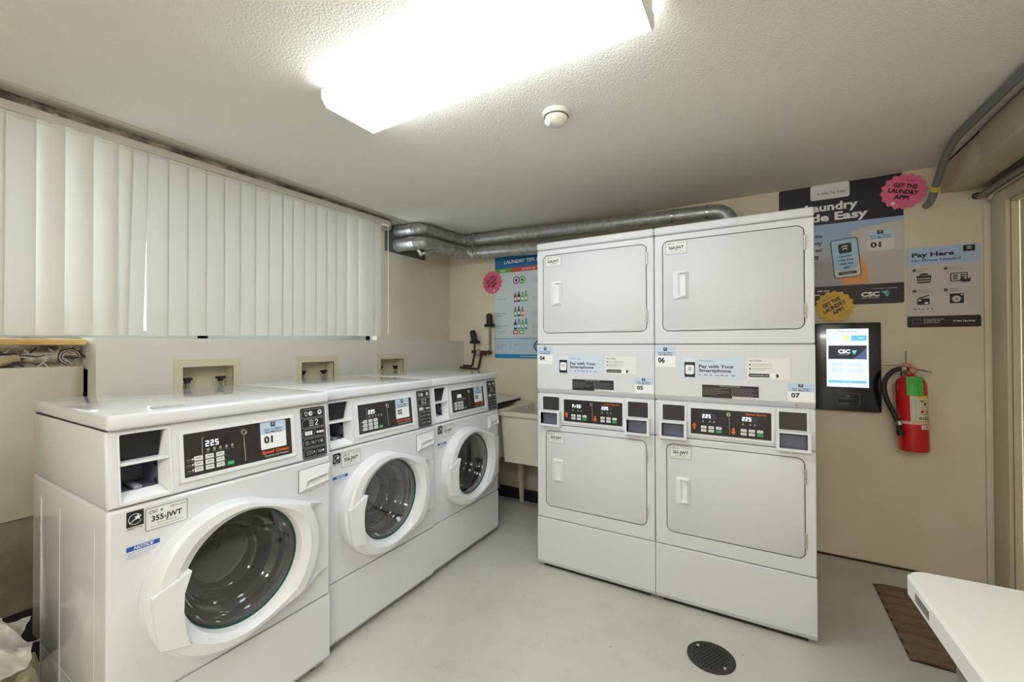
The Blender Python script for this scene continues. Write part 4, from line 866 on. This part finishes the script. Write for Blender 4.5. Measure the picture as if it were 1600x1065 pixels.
def Pc(u, z, o):   # wrap on the cylinder, u = arc length from front
    q = u/er; return ((er+o)*sin(q), -(er+o)*cos(q), z)
def wrap(s, u0, z0, u1, z1, col, lay):
    n = 8
    for k in range(n): s.rect(u0+(u1-u0)*k/n, z0, u0+(u1-u0)*(k+1)/n, z1, col, lay)
s = Print(Pc); wrap(s, -.022, .172, .072, .310, (216, 206, 176), 1); wrap(s, .008, .300, .072, .310, (222, 186, 60), 2); wrap(s, -.020, .175, .004, .298, (204, 200, 184), 2)
for k in range(7): s.rect(-.017, .19+.015*k, .001, .197+.015*k, (120, 110, 104), 3)
s.text('ABC', .016, .277, .010, K, 3, bold=.03).poly(circ(.028, .225, .008, 14), (190, 50, 40), 3).poly(circ(.045, .268, .006, 10), K, 3).rect(.03, .245, .06, .249, K, 3).rect(.035, .258, .05, .262, K, 3).poly(circ(.055, .222, .006, 10), (80, 70, 60), 3)
s.text('PULL SQUEEZE', .014, .208, .006, K, 3, w=.05).text('0123', .012, .182, .014, K, 3, bold=.03, w=.05)
wrap(s, .020, .128, .070, .152, (226, 206, 200), 1); s.poly(circ(.032, .140, .009, 14), (220, 220, 224), 2).text('X', .032, .136, .008, K, 3, 'c', .03); s.rect(.045, .134, .055, .146, (190, 60, 60), 2); s.build('instruction_label', EX)
s = Print(lambda u, z, o: Pc(u, z, o+.004)); wrap(s, -.032, .312, .034, .415, (66, 182, 74), 1)
s.text('INSPECTED', .0, .385, .006, (30, 90, 40), 3, 'c').text('SERVICE', .0, .370, .006, (30, 90, 40), 3, 'c').rect(-.025, .33, .025, .332, (40, 110, 50), 3).rect(-.025, .345, .025, .347, (40, 110, 50), 3); o = s.build('service_tag', EX); o['label'] = 'green inspection tag'
MB().box(-.02, .02, .062, .0995, .36, .44, GREYMETAL, .002).build('wall_bracket', EX)

# ------------------------------------------------------------------ overhead on the right: boxed duct, conduits
BX = mat('soffit_paint', (206, 196, 172), .55, mottled=(4, (188, 174, 146), .4))
dc = tag(empty('boxed_duct', (.98, 3.2, 2.15)), 'cream boxed-in duct running along the ceiling over the door side', 'duct')
def lbox(x0, x1, y0, y1, z0, z1, m, r=.002): return MB().box(x0-.98, x1-.98, y0-3.2, y1-3.2, z0-2.15, z1-2.15, m, r)
lbox(.900, 1.045, 2.743, YB-.001, 2.152, 2.292, BX).build('panel', dc); lbox(.889, 1.045, YF+.02, 2.740, 2.134, 2.288, BX).build('panel', dc)
lbox(.905, 1.04, YF+.02, YB-.01, 2.290, 2.307, SEAM, 0).build('painted_gap_shade', dc)  # dark strip standing in for the shade in the gap over the box
for y, z in ((2.72, 2.15), (2.72, 2.275), (2.76, 2.28), (3.0, 2.17), (2.45, 2.16), (3.02, 2.27)): MB().lathe([(.004, 0), (.003, .002)], CHROME, 10, Matrix.Translation(((.8885 if y < 2.74 else .8995)-.98, y-3.2, z-2.15)) @ Matrix.Rotation(-pi/2, 4, 'Y')).build('screw', dc)
cp = smooth_path([(.838, 3.249, 2.094), (.838, 3.175, 2.094, .04), (.822, 2.86, 2.286, .13), (.835, 2.2, 2.286, .05), (.84, YF+.02, 2.286)], 8)
cd = tag(MB().tube(cp, .0175, GREYMETAL, 18).build('conduit', angle=50), 'thick grey conduit bending from the ceiling into the wall near the pink badge', 'conduit')
MB().tube([(.836, 3.10, 2.139), (.835, 3.075, 2.155)], .0205, mat('yellow_label', (222, 206, 70), .5), 18).build('label_band', cd)
for i, (x, z, r, m_) in enumerate(((1.066, 2.120, .014, GREYMETAL), (1.088, 2.150, .012, GREYMETAL), (1.090, 2.108, .008, mat('white_cable', (196, 190, 176), .5)))):
    p = smooth_path([(x-.015, 3.225-.01*i, z-.03), (x-.005, 3.19, z, .02), (x, 3.1, z, .02), (x+.0, YF+.02, z)], 5) if i else smooth_path([(1.045, 3.238, 2.108), (1.048, 3.19, 2.108, .02), (x, 3.08, z, .03), (x, YF+.02, z)], 5)
    tag(MB().tube(p, r, m_, 14).build('wall_conduit'), ['lowest dark grey conduit under the boxed duct above the door', 'thin grey conduit tucked against the wall above the door', 'thin white cable below the conduits above the door'][i], 'conduit' if i < 2 else 'cable')
kn = MB().tube([(1.04+.018*cos(q), 3.236, 2.112+.014*sin(q)) for q in [i*pi/8 for i in range(16)]], .004, RUBBER, 8, closed=True)
tag(kn.build('cable_loop'), 'small black cable loop on the wall under the boxed duct', 'cable')

# ------------------------------------------------------------------ washer outlet boxes
for i, (a, b) in enumerate(OB):
    T = tag(empty('washer_outlet_box', (LX, (a+b)/2, 1.1)), ['cream outlet box in the ledge wall behind the nearest washer', 'cream outlet box in the ledge wall behind the middle washer', 'cream outlet box in the ledge wall behind the farthest washer'][i], 'outlet box', 'washer outlet boxes in the ledge wall')
    P = lambda u, z, o: (o, u, z-1.1); w = (b-a)/2; mb = MB(); frame(mb, P, rrect(-w, .955, w, 1.243, .004), rrect(-w+.036, .995, w-.036, 1.203, .001), 0, .007, CREAMPL); mb.build('flange', T)
    l = rrect(-w+.036, .995, w-.036, 1.203, .001); n = len(l); MB().add([P(*p, .006) for p in l]+[P(*p, -.085) for p in l], [[k, n+k, n+(k+1) % n, (k+1) % n] for k in range(n)]+[[n+k for k in range(n)][::-1]], CREAMPL).build('recess', T, smooth=False)
    for y in (-w+.075, w-.075):
        v = MB().tube([(-.045, y, -.10), (-.045, y, .035)], .009, CHROME, 12).tube([(-.045, y-.022, .040), (-.045, y+.022, .040)], .007, RUBBER, 10); v.box(-.055, -.035, y-.012, y+.012, .02, .045, RUBBER, .004); v.build('valve', T)

# ------------------------------------------------------------------ wall faucet assembly
fa = tag(empty('wall_faucet', (-2.22, 3.2, 1.24)), 'old copper wall faucet with two black foam-capped risers above the tub', 'faucet')
L = lambda *p: [(x+2.22, y-3.2, z-1.24) for x, y, z in p]
MB().tube(L((-2.30, 3.2, 1.245), (-2.10, 3.2, 1.240)), .014, COPPER, 12).lathe([(.022, -.02), (.026, -.01), (.026, .012), (.02, .02)], CHROME, 16, Matrix.Translation((.0, -.0, 0)) @ Matrix.Rotation(pi/2, 4, 'X')).lathe([(.018, -.015), (.02, 0), (.018, .015)], COPPER, 14, Matrix.Translation((.115, 0, 0)) @ Matrix.Rotation(pi/2, 4, 'X')).lathe([(.016, -.015), (.018, 0), (.016, .015)], COPPER, 14, Matrix.Translation((.06, 0, -.01)) @ Matrix.Rotation(pi/2, 4, 'X')).build('faucet_body', fa)
MB().tube(smooth_path([(*p, .02) for p in L((-2.268, 3.2, 1.24), (-2.30, 3.2, 1.11), (-2.40, 3.2, 1.115))], 4), .0095, COPPER, 10).build('supply_pipe', fa)
MB().tube(smooth_path([(*p, .02) for p in L((-2.19, 3.2, 1.235), (-2.225, 3.19, 1.085), (-2.44, 3.19, 1.098), (-2.50, 3.19, 1.10))], 4), .0105, COPPER, 10).build('supply_pipe', fa)
for a, b, r, nm in (((-2.275, 3.2, 1.245), (-2.268, 3.2, 1.34), .008, COPPER), ((-2.10, 3.2, 1.24), (-2.10, 3.2, 1.50), .011, mat('grey_pipe', (120, 120, 112), .4, metal=.5))): MB().tube(L(a, b), r, nm, 12).build('riser', fa)
for (a, b) in (((-2.268, 3.2, 1.335), (-2.298, 3.2, 1.445)), ((-2.103, 3.2, 1.485), (-2.108, 3.2, 1.595))):
    a, b = map(Vector, (L(a)[0], L(b)[0])); d = (b-a); MB().tube([a, a+d*.1, a+d*.8, a+d*.93, b], [.026, .029, .029, .024, .010], RUBBER, 16).build('foam_cap', fa)
    MB().tube([a+Vector((-.05, 0, .0)), a+Vector((.05, 0, 0))], .014, RUBBER, 10).build('lever', fa)

# ------------------------------------------------------------------ laundry tub
tb = tag(empty('laundry_tub', (-1.64, 2.9, 0)), 'cream plastic double laundry tub on splayed legs behind the farthest washer', 'sink')
def tp(x, y, z): return (x+1.64, y-2.9, z)
def bowl(x0, x1):
    o = rrect(x0, 2.60, x1, 3.22, .03, 4); i = rrect(x0+.03, 2.635, x1-.03, 3.17, .03, 4); bo = rrect(x0+.07, 2.68, x1-.07, 3.13, .04, 4); n = len(o); mb = MB()
    lv = [(o, .795), (o, .822), (i, .822), (bo, .50)]
    mb.add([tp(u, y, z) for l, z in lv for u, y in l], [[a*n+k, a*n+(k+1) % n, (a+1)*n+(k+1) % n, (a+1)*n+k] for a in range(3) for k in range(n)]+[[3*n+k for k in range(n)]], TUB)
    q = rrect(x0+.01, 2.615, x1-.01, 3.21, .03, 4); q2 = rrect(x0+.03, 2.635, x1-.03, 3.19, .03, 4)
    mb.add([tp(u, y, .797) for u, y in q]+[tp(u, y, .455) for u, y in q2], [[k, n+k, n+(k+1) % n, (k+1) % n] for k in range(n)]+[[n+k for k in range(n)][::-1]], TUB)
    mb.build('bowl', tb)
bowl(-2.16, -1.655); bowl(-1.65, -1.14)
for x, y, dx in ((-2.10, 2.70, -.02), (-1.19, 2.70, .02), (-1.70, 3.05, 0), (-1.97, 3.13, -.02), (-1.19, 3.12, .02)):
    a, b = Vector(tp(x, y, .465)), Vector(tp(x+dx, y+.02, 0)); mb = MB()
    vs = []
    for p, w in ((a, .030), (b, .013)):
        for sx, sy_ in ((-1, -1), (1, -1), (1, 1), (-1, 1)): vs.append((p.x+sx*w, p.y+sy_*w*.8, p.z))
    mb.add(vs, [[0, 1, 5, 4], [1, 2, 6, 5], [2, 3, 7, 6], [3, 0, 4, 7], [3, 2, 1, 0], [4, 5, 6, 7]], TUB).build('leg', tb)
bdm = mat('white_board', (222, 220, 212), .45, mottled=(60, (150, 140, 120), .3, .3))
lb = MB().box(-2.20, -1.795, 2.585, 3.235, .840, .852, bdm, .002); lb.box(-2.19, -1.80, 2.60, 3.22, .824, .840, mat('board_core', (20, 18, 16), .9))
tag(lb.build('tub_cover_board'), 'white board with dark underside lying over the left bowl of the tub', 'board')
tag(MB().box(-2.35, -1.25, 3.10, 3.245, 0, .045, mat('black_plinth', (24, 23, 22), .8), .004).build('floor_plinth'), 'low black plinth on the floor against the wall under the tub', 'plinth')

# ------------------------------------------------------------------ folding table
tbl = tag(empty('folding_table', (.316, 1.43, 0), radians(2)), 'white plastic folding table at the lower right corner', 'table')
TP = mat('table_plastic', (236, 234, 228), .42, bump=(120, .12, .002))
l = rrect(.0, -1.25, .70, .0, .045, 8); li = rrect(.006, -1.244, .694, -.006, .040, 8); n = len(l)
mb = MB(); lv = [(li, .688), (l, .694), (l, .734), (li, .740)]
mb.add([(u, y, z) for q, z in lv for u, y in q], [[a*n+k, a*n+(k+1) % n, (a+1)*n+(k+1) % n, (a+1)*n+k] for a in range(3) for k in range(n)]+[[3*n+k for k in range(n)], [k for k in range(n)][::-1]], TP); tt_ = mb.build('tabletop', tbl)
hg = MB(); frame(hg, lambda u, z, o: (-o, u, z), rrect(-.18, .700, -.09, .728, .008), rrect(-.176, .704, -.094, .724, .006), 0, .001, TP); hg.box(-.0012, .002, -.176, -.094, .704, .724, mat('grip_recess', (120, 118, 112), .6)); o = hg.build('hand_grip', tt_)
for y in (-.16, -1.09):
    for x in (.06, .64): MB().tube([(x, y, .688), (x, y+(.0), .01)], .0125, GREYMETAL, 12).lathe([(.016, 0), (.016, .02)], RUBBER, 12, Matrix.Translation((x, y, 0))).build('leg', tbl)
    MB().tube([(.06, y, .25), (.64, y, .25)], .009, GREYMETAL, 10).build('crossbar', tbl)

# ------------------------------------------------------------------ door mat
mm = MB(); MATM = mat('brown_mat', (132, 108, 86), .85, bump=(220, .9, .003), mottled=(30, (112, 90, 70), .5))
n = 168; nx = 12; x0, x1, y0, y1 = .538, 1.04, 2.335, 2.985; vs = []; fs = []
for j in range(n+1):
    for i in range(nx+1):
        x = x0+(x1-x0)*i/nx; y = y0+(y1-y0)*j/n; z = .011+.0065*sin(2*pi*j/n*8+.2*i)+(.0018 if (j % 4) < 2 else 0)
        if i in (0, nx) or j in (0, n): z = .002
        vs.append((x, y+(.012*sin(i*.9) if j in (0,) else 0), z))
for j in range(n):
    for i in range(nx): a = j*(nx+1)+i; fs.append([a, a+1, a+nx+2, a+nx+1])
mm.add(vs, fs, MATM).box(x0+.002, x1-.002, y0+.002, y1-.002, 0.0002, .003, mat('mat_backing', (52, 42, 34), .9))
tag(mm.build('door_mat'), 'brown ribbed mat on the floor beside the table', 'mat')

# ------------------------------------------------------------------ floor drain
dn = tag(empty('floor_drain', (-.174, 1.942, 0)), 'round dark perforated drain grate in the floor before the dryers', 'drain')
DM = mat('drain_metal', (62, 60, 60), .5, metal=.5)
r = .093; g = MB(); g.lathe([(r, .0005), (r, .0045), (r-.006, .0065), (r-.009, .0050)], DM, 48, cap0=True, cap1=True); g.build('grate', dn)
hs = MB(); HB = mat('drain_hole', (10, 9, 9), 1)
for i in range(-6, 7):
    for j in range(-6, 7):
        x, y = (i+(.5 if j % 2 else 0))*.0145, j*.0135
        if math.hypot(x, y) < r-.017 and math.hypot(abs(x)-.062, y) > .012: hs.add([(x+.0042*cos(q*pi/4), y+.0042*sin(q*pi/4), .0054) for q in range(8)], [list(range(8))], HB)
hs.build('hole', dn, smooth=False)['kind'] = 'stuff'
for x, y in ((-.055, .045), (.055, -.045)): MB().lathe([(.007, .005), (.006, .0075), (.002, .008)], CHROME, 12, Matrix.Translation((x, y, 0))).build('screw', dn)

# ------------------------------------------------------------------ waste bin with bag, lower left
BAG = bpy.data.materials.new('bag_film'); BAG.use_nodes = True; b = BAG.node_tree.nodes['Principled BSDF']
b.inputs['Base Color'].default_value = (*lin((206, 198, 164)), 1); b.inputs['Roughness'].default_value = .3; b.inputs['Alpha'].default_value = .62; b.inputs['Transmission Weight'].default_value = .1
BAGW = bpy.data.materials.new('bag_film_white'); BAGW.use_nodes = True; b = BAGW.node_tree.nodes['Principled BSDF']
b.inputs['Base Color'].default_value = (*lin((214, 212, 206)), 1); b.inputs['Roughness'].default_value = .28; b.inputs['Alpha'].default_value = .72
bn = tag(empty('waste_bin', (-1.93, .19, 0)), 'waste bin lined with a translucent yellowish bag beside the nearest washer', 'waste bin')
MB().lathe([(.14, 0), (.15, .01), (.178, .33), (.182, .335), (.176, .335), (.146, .02), (.001, .02)], mat('bin_grey', (84, 84, 80), .5), 40, cap1=False).build('bin', bn)
def crumple(r0, prof, n, amp, seed, m, fold=11, name='bag', parent=None, M=None):
    rnd = random.Random(seed); ph = [rnd.uniform(0, 6.28) for _ in range(6)]; vs = []; fs = []
    for h_i, (r, z, am) in enumerate(prof):
        for k in range(n):
            q = 2*pi*k/n; rr = r*(1+am*(.5*sin(fold*q+ph[0]+h_i*.25)+.3*sin(fold*2.3*q+ph[1])+.2*sin(5*q+ph[2]+h_i*.5)))
            vs.append((rr*cos(q), rr*sin(q), z+am*.12*sin(7*q+ph[3])+am*.06*sin(17*q+ph[4])))
    for i in range(len(prof)-1):
        for k in range(n): fs.append([i*n+k, i*n+(k+1) % n, (i+1)*n+(k+1) % n, (i+1)*n+k])
    return MB().add(vs, fs, m).build(name, parent, angle=50)
crumple(.18, [(.158, .08, .05), (.176, .16, .06), (.190, .25, .07), (.196, .32, .06), (.190, .352, .05), (.180, .356, .03), (.168, .335, .08), (.145, .26, .12), (.11, .20, .15)], 120, .1, 3, BAG, name='bin_liner', parent=bn)
def scrap(name, label, cat, loc, w, d, h, m, seed, ti=(0, 0, 0)):
    rnd = random.Random(seed); n = 26; vs = []; ph = [rnd.uniform(0, 6.28) for _ in range(8)]
    for j in range(n+1):
        for i in range(n+1):
            a, b = i/n-.5, j/n-.5
            z = h*(.35*sin(7*a+4*b+ph[0])+.3*sin(11*b-5*a+ph[1])+.2*abs(sin(17*a+ph[2]+6*b))+.15*abs(sin(21*b+9*a+ph[3]))); z -= h*1.4*(a*a+b*b)*2
            vs.append((w*a*(1+.15*sin(9*b+ph[4])), d*b*(1+.15*sin(8*a+ph[5])), z))
    fs = [[j*(n+1)+i, j*(n+1)+i+1, (j+1)*(n+1)+i+1, (j+1)*(n+1)+i] for j in range(n) for i in range(n)]
    o = MB().add(vs, fs, m).build(name, angle=40); o.location = loc; o.rotation_euler = ti; return tag(o, label, cat)
scrap('plastic_bag', 'crumpled white plastic bag on the bin beside the washer', 'bag', (-1.93, .27, .415), .19, .15, .05, BAGW, 4, (.7, .15, .5))
scrap('paper_sheet', 'crumpled grey-white paper standing up behind the plastic bag', 'paper', (-2.06, .30, .385), .15, .14, .03, mat('paper', (170, 168, 160), .7, bump=(60, .6, .006)), 9, (1.05, .1, .7))
